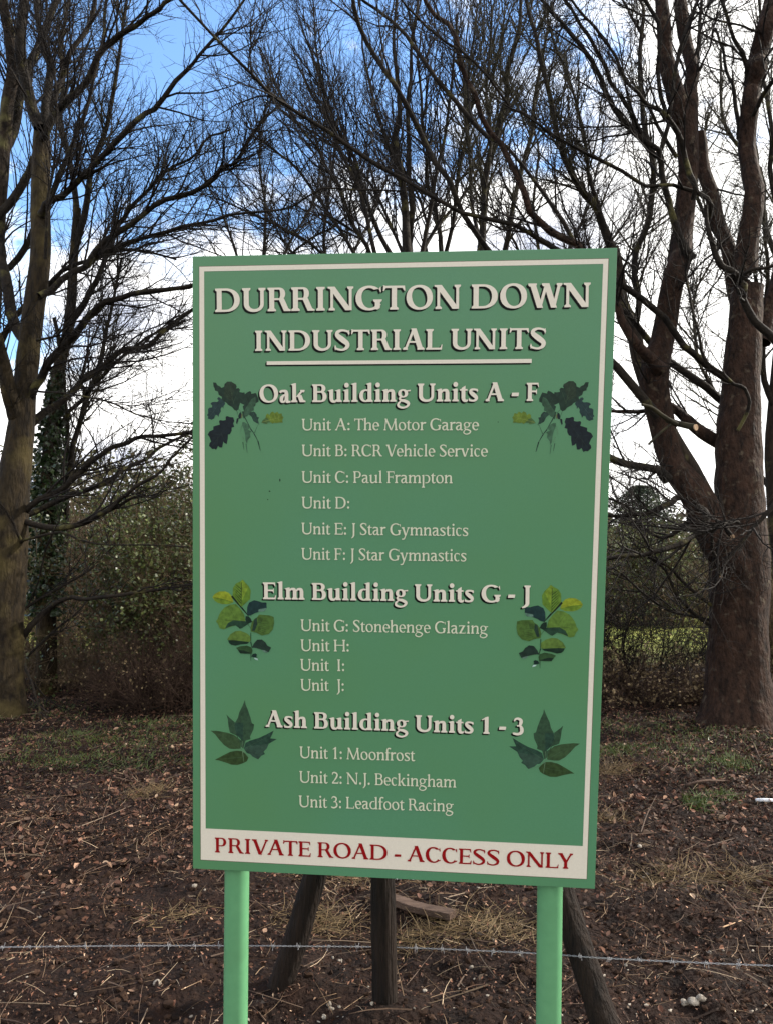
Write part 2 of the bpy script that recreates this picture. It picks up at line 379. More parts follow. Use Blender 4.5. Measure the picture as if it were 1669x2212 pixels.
# ---- front tree at the left edge
left_limbs = [
 ([(86,275,26),(66,220,23),(51,135,22),(50,0,20),(50,-60,18)], 7.6,7.4),
 ([(95,290,18),(103,203,17),(108,142,16),(98,118,14),(85,51,12),(81,0,11),(79,-60,9)], 7.7,7.9),
 ([(96,300,18),(125,237,17),(162,210,15),(190,169,14),(230,98,13),(288,58,11),(339,27,9),(380,-8,8)], 7.7,7.0),
 ([(90,465,18),(102,447,15),(135,420,13),(190,386,12),(217,352,12),(257,311,12),(305,250,11),(339,217,10),(389,156,9),(423,112,7),(474,61,6),(528,0,5),(560,-40,4)], 7.7,6.9),
 ([(85,640,16),(135,600,14),(190,573,13),(217,557,12),(254,528,10),(339,508,8),(406,488,7),(474,464,6),(565,454,5),(625,443,4),(692,423,4),(760,406,4),(862,406,3)], 7.7,8.4),
 ([(190,573,13),(217,528,12),(271,494,11),(322,457,11),(389,423,10),(464,383,9),(484,359,7),(518,345,6),(565,278,5),(610,220,4)], 7.75,7.2),
 ([(60,880,18),(73,841,18),(89,809,17),(122,768,17),(163,725,15),(203,673,14),(244,649,13),(298,636,11),(406,617,8),(440,600,6)], 7.8,7.2),
 ([(50,935,20),(89,898,17),(135,866,15),(168,841,14),(195,806,13),(230,782,12),(271,757,11),(311,747,10),(352,717,9),(414,671,7),(460,640,5)], 7.9,8.6),
 ([(50,1115,16),(65,1101,14),(95,1077,13),(149,1042,13),(195,1001,12),(230,974,11),(271,952,10),(325,942,9),(417,934,7),(470,930,5)], 7.9,7.3),
 ([(50,1122,14),(68,1110,13),(135,1077,12),(230,1039,11),(271,1017,9),(311,990,8),(352,963,7),(417,934,5)], 7.95,8.8),
 ([(40,1128,16),(62,1131,14),(108,1139,13),(163,1134,12),(211,1115,11),(257,1082,9),(298,1052,8),(352,1017,6),(417,942,4)], 7.9,7.2),
 ([(211,1115,9),(245,1098,7),(290,1075,5),(315,1070,3)], 7.6,7.4),
 ([(30,1410,18),(46,1388,15),(81,1342,13),(116,1310,12),(146,1291,10),(190,1291,8),(257,1285,8),(325,1277,7),(420,1264,5),(470,1255,3)], 8.0,7.3),
 ([(45,1180,8),(54,1166,6),(130,1150,5),(190,1169,4),(271,1177,3),(406,1182,3)], 7.8,7.1),
 ([(45,1165,7),(34,1140,6),(18,1112,5),(0,1085,5),(-20,1040,4)], 7.6,7.3),
 ([(120,1140,6),(95,1200,5),(85,1250,4),(60,1310,4)], 8.2,8.4),
 ([(75,845,5),(150,850,4),(240,870,4),(320,905,3),(418,915,2)], 7.3,7.0),
 ([(80,735,6),(120,725,5),(150,700,4),(190,690,3)], 7.5,7.2),
 ([(62,735,26),(38,709,24),(16,611,22),(5,557,20),(-10,500,18)], 7.9,8.2),
 ([(40,910,40),(28,880,34),(12,800,28),(-8,720,24)], 7.8,7.4),
 ([(98,560,7),(108,440,6),(118,330,5),(122,200,4),(110,110,3),(60,40,3)], 7.3,7.1),
 ([(45,1360,6),(60,1310,6),(200,1225,5),(260,1160,4)], 8.0,8.6),
 ([(60,1420,5),(110,1370,5),(180,1310,4),(205,1270,4)], 8.0,8.2),
 ([(55,1440,6),(70,1480,5),(85,1530,4),(88,1560,3)], 7.7,7.4),
]
make_tree('bare_tree', 'moss-stained bare tree at the left edge whose long boughs arch right towards the sign', 'tree', 'leafless trees around the sign',
  [(2,1555,92),(4,1480,86),(6,1350,84),(12,1200,90),(22,1090,78),(36,1000,62),(48,909,54),(58,801,46),(70,692,44),(88,557,42),(88,440,40),(90,340,38),(92,270,32)], 8.7,
  [(p_, a_ + .9, b_ + .9) for p_, a_, b_ in left_limbs], M_bark_light, M_limb, 11, 270, 1650, 5800, up=.06, L1=(.6, 1.7), flare=.25, ang=(34, 38, 42))

# ---- second stem crowding in from the left edge, further back
make_tree('bare_tree', 'bare tree half out of frame at the upper left corner, behind the moss-stained one', 'tree', 'leafless trees around the sign',
  [(-60,1530,60),(-55,1200,52),(-40,900,48),(-22,700,44),(-8,500,36),(4,330,34)], 9.2,
  [([(4,340,30),(20,203,26),(28,112,24),(10,17,22),(-5,-60,18)], 9.2, 8.8),
   ([(4,330,24),(38,230,20),(70,130,18),(100,60,14),(130,-30,12)], 9.2, 9.6),
   ([(-5,480,20),(30,430,17),(75,330,15),(130,180,13),(165,110,11),(205,0,9),(220,-50,7)], 9.2, 9.0),
   ([(-20,640,16),(40,560,13),(90,470,12),(150,330,10),(200,200,8),(225,60,7),(235,-40,6)], 9.3, 10.0),
   ([(-20,760,14),(30,690,12),(110,610,10),(200,560,8),(300,540,6),(380,560,4)], 9.3, 9.8)],
  M_bark, M_limb, 12, 80, 480, 1600, up=.12)

# ---- ivy-clad tree
ivy_root = make_tree('ivy_tree', 'tree with an ivy-wrapped trunk just right of the left-hand tree', 'tree', 'leafless trees around the sign',
  [(102,1530,44),(100,1300,40),(104,1100,36),(112,940,30),(128,800,26),(150,700,22),(160,557,19),(168,450,16)], 10.4,
  [([(162,540,15),(185,430,13),(205,330,11),(240,220,9),(262,100,7),(275,-20,5)], 10.4, 10.0),
   ([(165,470,13),(150,350,11),(135,230,10),(140,100,8),(150,-30,6)], 10.4, 10.9),
   ([(150,700,14),(190,640,12),(230,560,10),(262,480,9),(330,400,7),(420,330,5),(500,280,4)], 10.4, 9.6),
   ([(112,940,10),(160,880,9),(220,820,8),(300,740,6),(400,690,4)], 10.4, 9.8),
   ([(150,1040,13),(170,930,11),(190,860,10),(225,750,8),(250,650,6),(262,560,5)], 10.6, 10.6),
   ([(140,1180,14),(150,1040,12),(142,930,10),(138,800,9),(120,690,8)], 10.8, 10.8)],
  M_bark_light, M_limb, 13, 140, 1150, 4300, up=.12, twigm=M_twig_green)
rng = np.random.default_rng(5)
n = 3400
ty = rng.uniform(800, 1330, n); ctr = np.interp(ty, [800, 940, 1100, 1330], [126, 110, 102, 101]); wd = np.interp(ty, [800, 900, 1050, 1330], [12, 26, 36, 40])
pp = np.array([at(c + w * math.cos(a) * r, y, 10.4 + w * math.sin(a) * r * .0062) for c, w, y, a, r in zip(ctr, wd, ty, rng.uniform(0, 6.28, n), rng.uniform(.55, 1.15, n) )])
cc = np.array([(.020, .036, .012)]) * rng.uniform(.5, 1.7, (n, 1))
V, T_, C_ = leafcards(pp, rng.uniform(.045, .085, n), rng, cc, 1.0)
tag(mesh_obj('ivy', V, T_, M_leaf, ivy_root, False, C_), kind='stuff')

# ---- fans of slim trees behind the sign
def fan(label, x0, Y, base_w, stems, seed, tw=(110, 780, 1900), bark=M_limb, tm=None, trunk_top=620):
    tr = [(x0, 1500, base_w), (x0, 1200, base_w * .9), (x0, 900, base_w * .8), (x0 , trunk_top, base_w * .62)]
    return make_tree('bare_tree', label, 'tree', 'leafless trees around the sign', tr, Y, stems, bark, M_limb, seed, *tw, up=.10, ang=(32, 32, 38), L1=(1.0, 3.2), L2=(.35, 1.1), L3=(.12, .40), twigm=tm, sides=12)
fan('tall straight twin-stemmed tree rising above the middle of the sign', 884, 11.8, 34,
    [([(880,640,22),(879,542,20),(875,440,16),(862,379,15),(852,305,14),(862,254,11),(850,120,8),(858,0,6),(860,-60,4)], 11.8, 11.8),
     ([(888,620,18),(889,542,15),(889,406,12),(882,237,9),(890,120,7),(900,0,5),(902,-50,4)], 11.9, 12.4),
     ([(884,640,16),(838,542,11),(808,474,10),(777,389,9),(760,322,8),(726,264,6),(690,150,4),(650,40,3)], 11.7, 11.2),
     ([(890,600,9),(860,520,7),(800,400,6),(700,300,5),(610,240,4),(540,140,3)], 11.8, 12.6),
     ([(900,600,9),(940,500,8),(1010,400,6),(1060,280,5),(1080,130,4),(1090,0,3)], 11.9, 12.8),
     ([(884,660,14),(915,520,9),(935,400,8),(960,280,7),(975,150,5),(990,20,4)], 11.7, 11.2),
     ([(865,400,9),(830,300,7),(800,180,6),(780,60,4),(770,-40,3)], 11.8, 12.3)], 21, (110, 720, 1700), tm=M_twig)
fan('thin leaning tree above the left half of the sign, its stems fanning up and left', 800, 10.8, 26,
    [([(830,640,13),(794,542,9),(760,474,8),(726,406,7),(692,339,6),(659,288,5),(600,190,4),(560,100,3)], 10.8, 10.3),
     ([(812,640,11),(770,560,8),(720,470,7),(660,390,6),(600,330,5),(540,290,3)], 10.8, 11.6),
     ([(830,640,12),(790,460,8),(735,320,7),(700,200,6),(680,80,4),(672,-30,3)], 10.9, 11.5),
     ([(820,660,10),(740,590,7),(660,520,6),(560,470,5),(470,430,3)], 10.8, 10.0)], 22, (100, 700, 1800), tm=M_twig)
fan('slim tree in the row behind the sign, right of the twin-stemmed one', 953, 12.4, 24,
    [([(953,640,14),(953,542,11),(946,474,10),(925,400,8),(915,300,7),(905,160,5),(880,30,4)], 12.4, 12.4),
     ([(955,600,10),(975,480,9),(990,370,8),(1010,260,7),(1015,130,5),(1030,0,4)], 12.4, 12.0),
     ([(940,640,9),(920,540,7),(915,470,6),(885,390,5),(820,300,3)], 12.4, 12.9)], 23, (95, 720, 1900))
fan('dark twin-trunked tree behind the upper right part of the sign', 1044, 11.2, 36,
    [([(1036,640,20),(1038,542,17),(1045,440,15),(1055,339,14),(1085,237,13),(1099,169,11),(1120,60,8),(1125,-40,6)], 11.2, 11.2),
     ([(1050,620,14),(1089,542,12),(1106,440,11),(1140,300,9),(1160,170,7),(1190,40,5)], 11.2, 10.8),
     ([(1040,560,10),(1020,430,8),(1008,300,7),(1000,170,6),(985,40,4)], 11.2, 11.8),
     ([(1045,440,9),(1060,330,7),(1050,200,6),(1060,80,4),(1055,-20,3)], 11.0, 10.6)], 24, (110, 780, 1900), tm=M_twig_green)
fan('faint slim tree far behind the upper left corner of the sign', 560, 15.5, 18,
    [([(560,660,9),(566,560,7),(575,450,6),(560,330,5),(575,230,3)], 15.5, 15.5), ([(560,660,8),(610,560,6),(660,470,5),(690,370,4),(700,280,3)], 15.5, 16),
     ([(560,650,8),(520,570,6),(490,480,5),(450,400,3)], 15.5, 15), ([(575,620,7),(640,540,5),(720,490,4),(790,430,3)], 15.5, 15)], 25, (80, 800, 2200))
fan('faint slim tree far behind, over the D of the sign heading', 712, 16.5, 18,
    [([(712,660,9),(700,560,7),(706,450,6),(720,330,5),(715,230,3)], 16.5, 16.5), ([(712,660,8),(760,560,6),(800,470,5),(840,370,4),(850,280,3)], 16.5, 17),
     ([(712,650,8),(660,580,6),(610,520,5),(560,420,3)], 16.5, 16)], 26, (70, 750, 2100))
fan('faint many-stemmed tree far behind the upper right corner of the sign', 1180, 15.0, 20,
    [([(1180,660,9),(1170,560,7),(1150,450,6),(1160,330,5),(1130,230,3)], 15.0, 15.0), ([(1180,660,8),(1220,560,6),(1260,470,5),(1290,370,4),(1300,260,3)], 15.0, 16),
     ([(1180,650,8),(1130,560,6),(1080,480,5),(1010,420,3)], 15.0, 14.6), ([(1190,640,8),(1250,580,6),(1320,520,5),(1380,430,3)], 15, 15)], 27, (90, 900, 2600))
# leaning stem crossing behind right tree
make_tree('bare_tree', 'lichen-green leaning tree passing behind the left fork of the big right-hand tree', 'tree', 'leafless trees around the sign',
  [(1585,1500,40),(1572,1200,38),(1500,1030,36),(1425,900,34),(1382,787,32),(1367,710,30),(1344,659,27),(1334,583,24),(1324,535,22)], 9.9,
  [([(1326,545,20),(1307,491,19),(1293,447,17),(1256,413,15),(1232,366,14),(1202,298,12),(1192,237,11),(1171,146,10),(1154,68,9),(1137,0,8),(1125,-50,6)], 9.9, 9.4),
   ([(1293,447,10),(1270,370,8),(1262,290,7),(1240,200,6),(1205,110,5),(1180,20,3)], 9.8, 9.6),
   ([(1375,740,14),(1372,700,13),(1375,634,13),(1372,557,13),(1388,515,13),(1402,457,12),(1402,389,12),(1392,305,11),(1385,203,10),(1392,81,9),(1388,20,6),(1380,-40,4)], 9.9, 10.2),
   ([(1392,81,7),(1371,50,6),(1345,0,5),(1330,-40,4)], 10.2, 10.0)],
  M_bark, M_limb, 31, 110, 900, 3200, up=.12, twigm=M_twig_green)

# ---- large tree at right
right_limbs = [
 # left stem of the trunk
 ([(1600,1290,70),(1585,1235,84),(1555,1180,88),(1525,1130,80),(1503,1080,68),(1462,1017,62),(1443,940,58),(1426,864,60),(1421,800,66),(1436,736,52),(1442,659,51),(1451,608,47),(1463,557,46),(1473,542,45),(1483,406,44),(1485,339,43),(1478,250,46)], 8.2, 8.0),
 ([(1470,262,40),(1452,190,37),(1440,135,36),(1430,34,30),(1428,-60,26)], 8.0, 7.8),
 ([(1488,262,32),(1489,190,29),(1488,135,27),(1472,34,28),(1462,-60,22)], 8.0, 8.2),
 # centre stem upper fork
 ([(1612,600,62),(1608,565,50),(1614,406,40),(1615,237,38),(1622,169,37),(1642,102,38),(1662,0,36),(1676,-70,32)], 8.2, 8.0),
 ([(1644,740,38),(1672,620,36),(1698,540,34),(1725,440,32),(1755,300,30)], 8.3, 8.8),
 # limbs behind the left stem
 ([(1560,960,30),(1515,935,27),(1484,907,24),(1464,889,20),(1420,870,16),(1400,887,10),(1349,889,8),(1318,889,7),(1270,892,4)], 8.35, 8.6),
 ([(1575,880,18),(1541,853,17),(1502,825,16),(1464,795,16),(1403,742,14),(1362,692,13),(1331,659,12),(1270,585,11),(1205,474,10),(1150,380,8),(1104,322,7),(1041,281,11),(997,237,10),(946,183,9),(889,112,8),(848,68,7),(808,27,6),(763,0,6),(730,-40,5)], 8.4, 8.9),
 ([(1575,825,15),(1525,788,15),(1490,760,14),(1461,741,14),(1413,659,14),(1372,634,14),(1331,605,12),(1260,560,12),(1205,531,11),(1148,501,10),(1122,491,10),(1031,471,9),(997,460,9),(929,423,9),(862,372,9),(804,335,9),(747,301,9),(675,254,8),(618,217,8),(557,166,7),(525,135,7),(471,74,6),(400,0,6),(370,-40,5)], 8.1, 6.6),
 # from left stem, toward the upper left
 ([(1425,800,34),(1403,782,27),(1362,741,20),(1336,690,18),(1329,654,17),(1290,590,16),(1239,532,16),(1154,474,15),(1121,406,14),(1082,305,12),(1045,254,12),(1021,190,11),(997,142,11),(970,78,10),(929,14,9),(905,-40,8)], 8.0, 7.0),
 ([(1420,900,22),(1340,800,18),(1240,720,16),(1150,640,15),(1058,538,14),(1007,474,12),(980,416,12),(946,355,12),(912,284,12),(872,217,11),(828,135,10),(794,74,10),(760,0,9),(745,-50,8)], 7.9, 7.2),
 ([(1530,470,12),(1520,440,9),(1500,406,9),(1456,394,8),(1408,392,8),(1368,382,8),(1307,342,8),(1256,318,7),(1188,284,6),(1121,250,6),(1099,220,6),(1048,163,5),(997,108,5),(940,54,5),(868,0,4),(830,-40,3)], 7.8, 6.7),
 ([(1495,560,22),(1469,508,16),(1442,447,14),(1432,406,13),(1419,339,13),(1398,318,12),(1358,278,12),(1314,217,11),(1280,142,10),(1232,74,9),(1205,27,7),(1171,0,6),(1140,-40,5)], 7.9, 7.3),
 ([(1419,339,10),(1408,325,10),(1381,281,10),(1354,230,9),(1324,183,9),(1293,122,8),(1256,61,7),(1222,0,6),(1195,-40,5)], 7.8, 7.1),
 ([(1496,430,12),(1493,389,12),(1469,305,12),(1442,257,11),(1408,234,9),(1381,207,8),(1351,179,7),(1320,108,6),(1287,61,6),(1232,0,5),(1200,-40,4)], 7.75, 7.1),
 ([(1422,332,10),(1440,270,9),(1449,230,9),(1459,152,9),(1476,85,8),(1500,20,7),(1520,-40,6)], 7.7, 7.5),
 ([(1442,257,9),(1422,186,9),(1419,135,8),(1422,51,8),(1392,0,8),(1370,-40,6)], 7.75, 7.5),
 ([(1460,340,9),(1400,235,6),(1381,207,6)], 7.8, 7.6),
 ([(1510,288,26),(1520,372,29),(1540,440,30),(1561,508,31),(1578,565,33),(1595,650,40)], 8.5, 8.4),
 ([(1490,230,14),(1500,150,11),(1512,70,8),(1517,0,7),(1520,-40,5)], 8.3, 8.5),
 ([(1612,190,13),(1612,146,11),(1601,112,9),(1578,61,8),(1558,0,7),(1550,-40,6)], 8.1, 7.8),
 ([(1635,70,6),(1628,64,5),(1544,41,4),(1500,24,4)], 8.0, 7.7),
 ([(1594,300,10),(1580,200,8),(1560,120,6),(1545,60,5)], 8.2, 8.6),
 ([(1625,250,9),(1650,200,10),(1680,160,10)], 8.0, 7.6),
 # lower left limbs
 ([(1440,1035,26),(1425,1017,18),(1413,1014,17),(1349,1002,17),(1313,986,15),(1260,960,10)], 8.0, 7.6),
 ([(1475,1070,16),(1459,1078,13),(1438,1090,12),(1400,1108,10),(1362,1113,9),(1308,1113,7),(1250,1105,5)], 8.1, 7.6),
 ([(1500,1115,14),(1438,1160,7),(1395,1145,6),(1350,1095,5),(1308,1075,5)], 8.3, 8.8),
 ([(1595,1130,8),(1579,1126,8),(1566,1129,9),(1515,1152,11),(1464,1175,11),(1413,1193,11),(1362,1200,10),(1300,1208,9),(1240,1212,7)], 7.7, 6.9),
 ([(1538,1145,7),(1536,1185,7),(1548,1208,7),(1556,1246,6)], 7.55, 7.5),
 ([(1560,1140,5),(1545,1190,5),(1530,1250,4),(1508,1300,3)], 7.6, 7.5),
 ([(1566,1126,10),(1567,1138,10),(1571,1148,11),(1580,1160,11)], 7.6, 7.45),
 ([(1505,1095,16),(1520,1105,16),(1525,1119,16),(1515,1147,13)], 7.75, 7.6),
 ([(1690,1060,12),(1643,1121,9),(1612,1157,8),(1574,1206,7),(1558,1226,6)], 7.5, 7.3),
 ([(1720,800,22),(1668,731,18),(1630,690,17),(1604,641,16),(1597,608,15),(1566,585,14),(1546,557,13),(1530,500,10),(1527,440,7)], 7.3, 7.1),
 ([(1597,608,9),(1617,585,8),(1668,575,7),(1700,560,6)], 7.2, 7.0),
 ([(1592,930,8),(1615,890,8),(1613,846,8),(1580,820,7),(1525,770,7),(1500,690,6),(1487,600,5),(1485,540,4)], 7.75, 7.5),
 ([(1535,1360,10),(1533,1354,8),(1490,1318,7),(1464,1290,7),(1438,1234,6),(1403,1203,6)], 8.3, 8.0),
 ([(1545,1315,9),(1536,1308,8),(1477,1259,7),(1438,1223,7),(1400,1203,6)], 8.3, 7.8),
 ([(1540,1340,7),(1497,1331,6),(1438,1315,6),(1382,1275,5),(1331,1231,5),(1305,1228,4)], 8.3, 8.6),
]
make_tree('bare_tree', 'large red-brown multi-stemmed tree at the right edge with sawn branch stubs', 'tree', 'leafless trees around the sign',
  [(1594,1596,150),(1594,1560,134),(1594,1484,128),(1593,1350,120),(1595,1203,122),(1596,1094,100),(1594,991,94),(1596,900,88),(1600,812,76),(1608,710,68),(1613,620,64)], 8.2,
  right_limbs, M_bark_red, M_limb, 41, 270, 1700, 6000, up=.07, flare=.32, L1=(.5, 1.5), ang=(36, 38, 42), sides=28)
# sawn stub, a short cut bough
def stub(pts, Y0, Y1, parent_label):
    q, r = limb_world(pts, Y0, Y1); return q, r
rt = [o for o in COL.objects if o.get('label', '').startswith('large red-brown')][0]
for pts, Y0, Y1, mt in (([(1440,908,13),(1464,915,13),(1484,920,14),(1502,923,14)], 7.85, 7.5, M_twig_green),
                        ([(1385,874,6),(1400,878,7),(1413,885,9),(1438,904,11),(1462,918,12)], 7.6, 7.7, M_twig_green),
                        ([(1400,960,5),(1425,935,6),(1450,915,7)], 7.6, 7.7, M_twig_green)):
    q, r = limb_world(pts, Y0, Y1)
    p = catmull(q, 10); rr = np.interp(np.linspace(0, 1, 10), np.linspace(0, 1, len(r)), r)
    V, Q = tubes(p[None], rr[None], 10, 3, .06)
    lb = mesh_obj('sawn_limb', V, Q, mt, rt, True)
def disc(name, c, nrm, r, m, parent, th=.012):
    nrm = np.array(nrm, float); nrm /= np.linalg.norm(nrm); u = np.cross(nrm, [0, 0, 1]); u /= np.linalg.norm(u); w = np.cross(nrm, u)
    a = np.arange(12) / 12 * 2 * np.pi
    ring = c + r * (np.cos(a)[:, None] * u + np.sin(a)[:, None] * w)
    Vv = np.vstack([ring, ring - nrm * th]); f = [list(range(12)), list(range(23, 11, -1))] + [[i, i + 12, (i + 1) % 12 + 12, (i + 1) % 12] for i in range(12)]
    return mesh_obj(name, Vv, f, m, parent)
for px, py, Y, w, d in ((1503, 923, 7.49, 14, (.55, -.8, -.05)), (1581, 1161, 7.44, 12, (.35, -.8, -.5)), (1557, 1247, 7.49, 6, (.1, -.6, -.6))):
    c = at(px, py, Y); disc('cut_end', c, d, w * .5 * Y / F, M_cut, rt)

make_tree('bare_tree', 'dark tree at the right frame edge behind the big red-brown trunk', 'tree', 'leafless trees around the sign',
  [(1700,1500,50),(1695,1250,48),(1680,1100,46),(1672,980,40),(1678,860,36),(1690,700,30),(1700,560,26)], 10.2,
  [([(1676,900,16),(1650,820,13),(1645,740,11),(1655,640,9),(1650,520,7),(1640,400,5)], 10.2, 10.2),
   ([(1685,760,14),(1640,650,11),(1570,560,9),(1520,470,8),(1500,360,6),(1530,240,4)], 10.3, 10.6),
   ([(1680,1100,13),(1620,980,9),(1545,860,8),(1500,760,7),(1500,650,5),(1540,560,4)], 10.3, 10.8),
   ([(1690,600,14),(1650,480,11),(1640,360,9),(1560,300,7),(1555,200,6),(1560,100,4)], 10.3, 10.9),
   ([(1690,650,14),(1665,420,11),(1660,260,9),(1650,100,7),(1640,-30,5)], 10.2, 10.0)],
  M_bark, M_limb, 43, 110, 1100, 4200, up=.1, twigm=M_twig_green)

# ------------------------------------------------------------------ SHRUBS AND FAR WOOD
def shrub(name, label, cat, c, rx, ry, h, nst, n1_, n2_, nleaf, lcol, m, seed, leafsize=(.02, .045), up=.08, lean=.35, rad=.012, group=None, spread=1., lmat=None):
    rng = np.random.default_rng(seed)
    root = empty(name, (c[0], c[1], float(gz(c[0], c[1]))), label, cat, group)
    a = rng.uniform(0, 6.283, nst); r = np.sqrt(rng.random(nst))
    bx, by = c[0] + rx * .75 * r * np.cos(a), c[1] + ry * .75 * r * np.sin(a)
    D = np.stack([np.cos(a) * r * lean * spread, np.sin(a) * r * lean * .7, np.ones(nst)], 1) + rng.normal(size=(nst, 3)) * .22
    D /= np.linalg.norm(D, axis=1, keepdims=True)
    edge = np.sqrt(np.clip(1 - r ** 2 * .75, .05, 1))
    Ls = h * edge * rng.uniform(.65, 1.12, nst); n = 8
    pts = [np.stack([bx, by, gz(bx, by) - .03], 1)]
    for s in range(n - 1):
        D = D + rng.normal(size=(nst, 3)) * .13; D /= np.linalg.norm(D, axis=1, keepdims=True)
        pts.append(pts[-1] + D * (Ls / (n - 1))[:, None])
    P = np.stack(pts, 1); R = (rad * rng.uniform(.4, 1.1, nst))[:, None] * (1 - np.linspace(0, .85, n))[None] + .0015
    P1, R1 = spawn(P, R, n1_, h * .18, h * .45, 48, up, 6, rng, .6, .006, .08, wob=.2)
    P2, R2 = spawn(P1, R1, n2_, h * .05, h * .2, 48, up * .5, 4, rng, .7, .003, .05, wob=.25)
    V, Q = join([tubes(P, R, 5), tubes(P1, R1, 3), tubes(P2, R2, 3)])
    tag(mesh_obj('stems', V, Q, m, root, True), kind='stuff')
    if nleaf:
        i = rng.integers(0, len(P2), nleaf); k = rng.integers(0, 4, nleaf)
        pos = P2[i, k] + rng.normal(size=(nleaf, 3)) * .035 * h / 2
        lc = np.array(lcol); u = rng.random((nleaf, 1)) ** 1.5
        cl = vnoise(pos[:, 0] * 2.5 + 9, pos[:, 2] * 2.5 + pos[:, 1], 8)[:, None]
        cc = (lc[0] * (1 - u) + lc[1] * u) * (.55 + .9 * cl)
        V, T_, C_ = leafcards(pos, rng.uniform(*leafsize, nleaf), rng, cc, .8)
        tag(mesh_obj('foliage', V, T_, lmat or M_leaf, root, False, C_), kind='stuff')
    return root
G1 = [(.032, .048, .013), (.12, .14, .040)]
G2 = [(.030, .052, .018), (.13, .15, .048)]
G3 = [(.085, .060, .032), (.19, .14, .075)]
shrub('evergreen_shrub', 'dense dark evergreen bush beside the left edge of the sign, rising to half its height', 'bush', (-2.55, 10.6), 1.3, 1.0, 3.1, 90, 1400, 9000, 46000, G1, M_scrub, 51, lean=.15, leafsize=(.028, .055))
shrub('bare_shrub', 'low brown twiggy bush between the ivy-wrapped trunk and the big evergreen bush', 'bush', (-4.3, 11.8), .8, .7, 1.3, 50, 450, 1800, 500, G3, M_scrub, 52, lean=.4, lmat=M_litter)
shrub('bramble_bush', 'reddish tangle of bare brambles at the foot of the dark evergreen bush', 'bush', (-2.6, 9.25), 1.0, .4, 1.15, 110, 1100, 5000, 900, G3, M_scrub2, 53, lean=.9, rad=.006, leafsize=(.02, .04), lmat=M_litter)
shrub('evergreen_shrub', 'tall dark bush hidden mostly behind the lower middle of the sign', 'bush', (-.3, 11.0), 1.5, .9, 2.9, 60, 700, 3500, 9000, G1, M_scrub, 54, lean=.15)
shrub('evergreen_shrub', 'dark olive bush right of the sign under the low boughs of the big tree', 'bush', (7.3, 22.5), 3.4, 1.5, 3.0, 120, 1500, 7000, 26000, G1, M_scrub, 55, lean=.2, leafsize=(.04, .09), rad=.025)
shrub('bare_shrub', 'bare twiggy hedge shrub between the sign and the big right-hand trunk', 'bush', (3.2, 10.3), 1.15, .5, 1.95, 60, 800, 3800, 900, G3, M_twig, 56, lean=.5, rad=.010, leafsize=(.02, .04), lmat=M_litter)
shrub('bare_shrub', 'tangled bare hedge shrub at the far right, behind the big trunk', 'bush', (5.35, 10.6), .8, .6, 2.6, 60, 900, 4800, 700, G3, M_scrub, 57, lean=.3, lmat=M_litter)
shrub('bramble_bush', 'low brown brambles under the twiggy hedge shrub right of the sign', 'bush', (3.0, 9.35), 1.2, .35, .75, 110, 900, 4200, 2200, G3, M_scrub2, 58, lean=1.0, rad=.005, leafsize=(.025, .05), lmat=M_litter)
shrub('bare_shrub', 'pale brown thicket behind the low boughs of the left-hand tree', 'bush', (-5.9, 14.2), 1.9, 1.1, 3.0, 100, 1400, 6000, 3000, G3, M_scrub, 59, lean=.4, lmat=M_litter)
shrub('evergreen_shrub', 'tall grey-green bush behind the top of the big evergreen bush', 'bush', (-4.0, 14.8), 1.5, 1.0, 4.1, 80, 1300, 6500, 9000, G2, M_scrub, 60, lean=.2)
shrub('bramble_bush', 'low dark brambles around the foot of the ivy-wrapped trunk', 'bush', (-4.7, 10.6), 1.0, .5, .7, 90, 700, 3000, 1500, G3, M_scrub, 61, lean=1.0, rad=.005, lmat=M_litter)

# conifer far behind on the right
rng = np.random.default_rng(77)
cb = at(1385, 1200, 30.0); cx0, cy0 = cb[0], 30.0
croot = empty('conifer_tree', (cx0, cy0, 0), 'distant dark green pine rising above the hedge right of the sign', 'tree')
P = np.stack([[cx0, cy0, z] for z in np.linspace(-.2, 4.7, 10)])
V, Q = tubes(P[None], np.linspace(.14, .02, 10)[None], 8); mesh_obj('trunk', V, Q, M_bark, croot, True)
n = 19000; z = .8 + 4.0 * rng.random(n) ** .8; lay = .85 + .2 * vnoise(z * 3, z * 0 + 3)
rad = 1.75 * np.sqrt(np.clip(1 - ((z - 2.7) / 2.15) ** 2, .02, 1)) * lay * rng.random(n) ** .5; a = rng.uniform(0, 6.28, n); rad *= .45 + 1.0 * vnoise(a * 2.5, z * 2.6)
pos = np.stack([cx0 + rad * np.cos(a), cy0 + rad * np.sin(a), z - rad * .15], 1)
V, T_, C_ = leafcards(pos, rng.uniform(.06, .16, n), rng, np.array([(.032, .046, .022)]) * rng.uniform(.5, 1.7, (n, 1)), .5, .2)
tag(mesh_obj('crown', V, T_, M_leaf, croot, False, C_), kind='stuff')

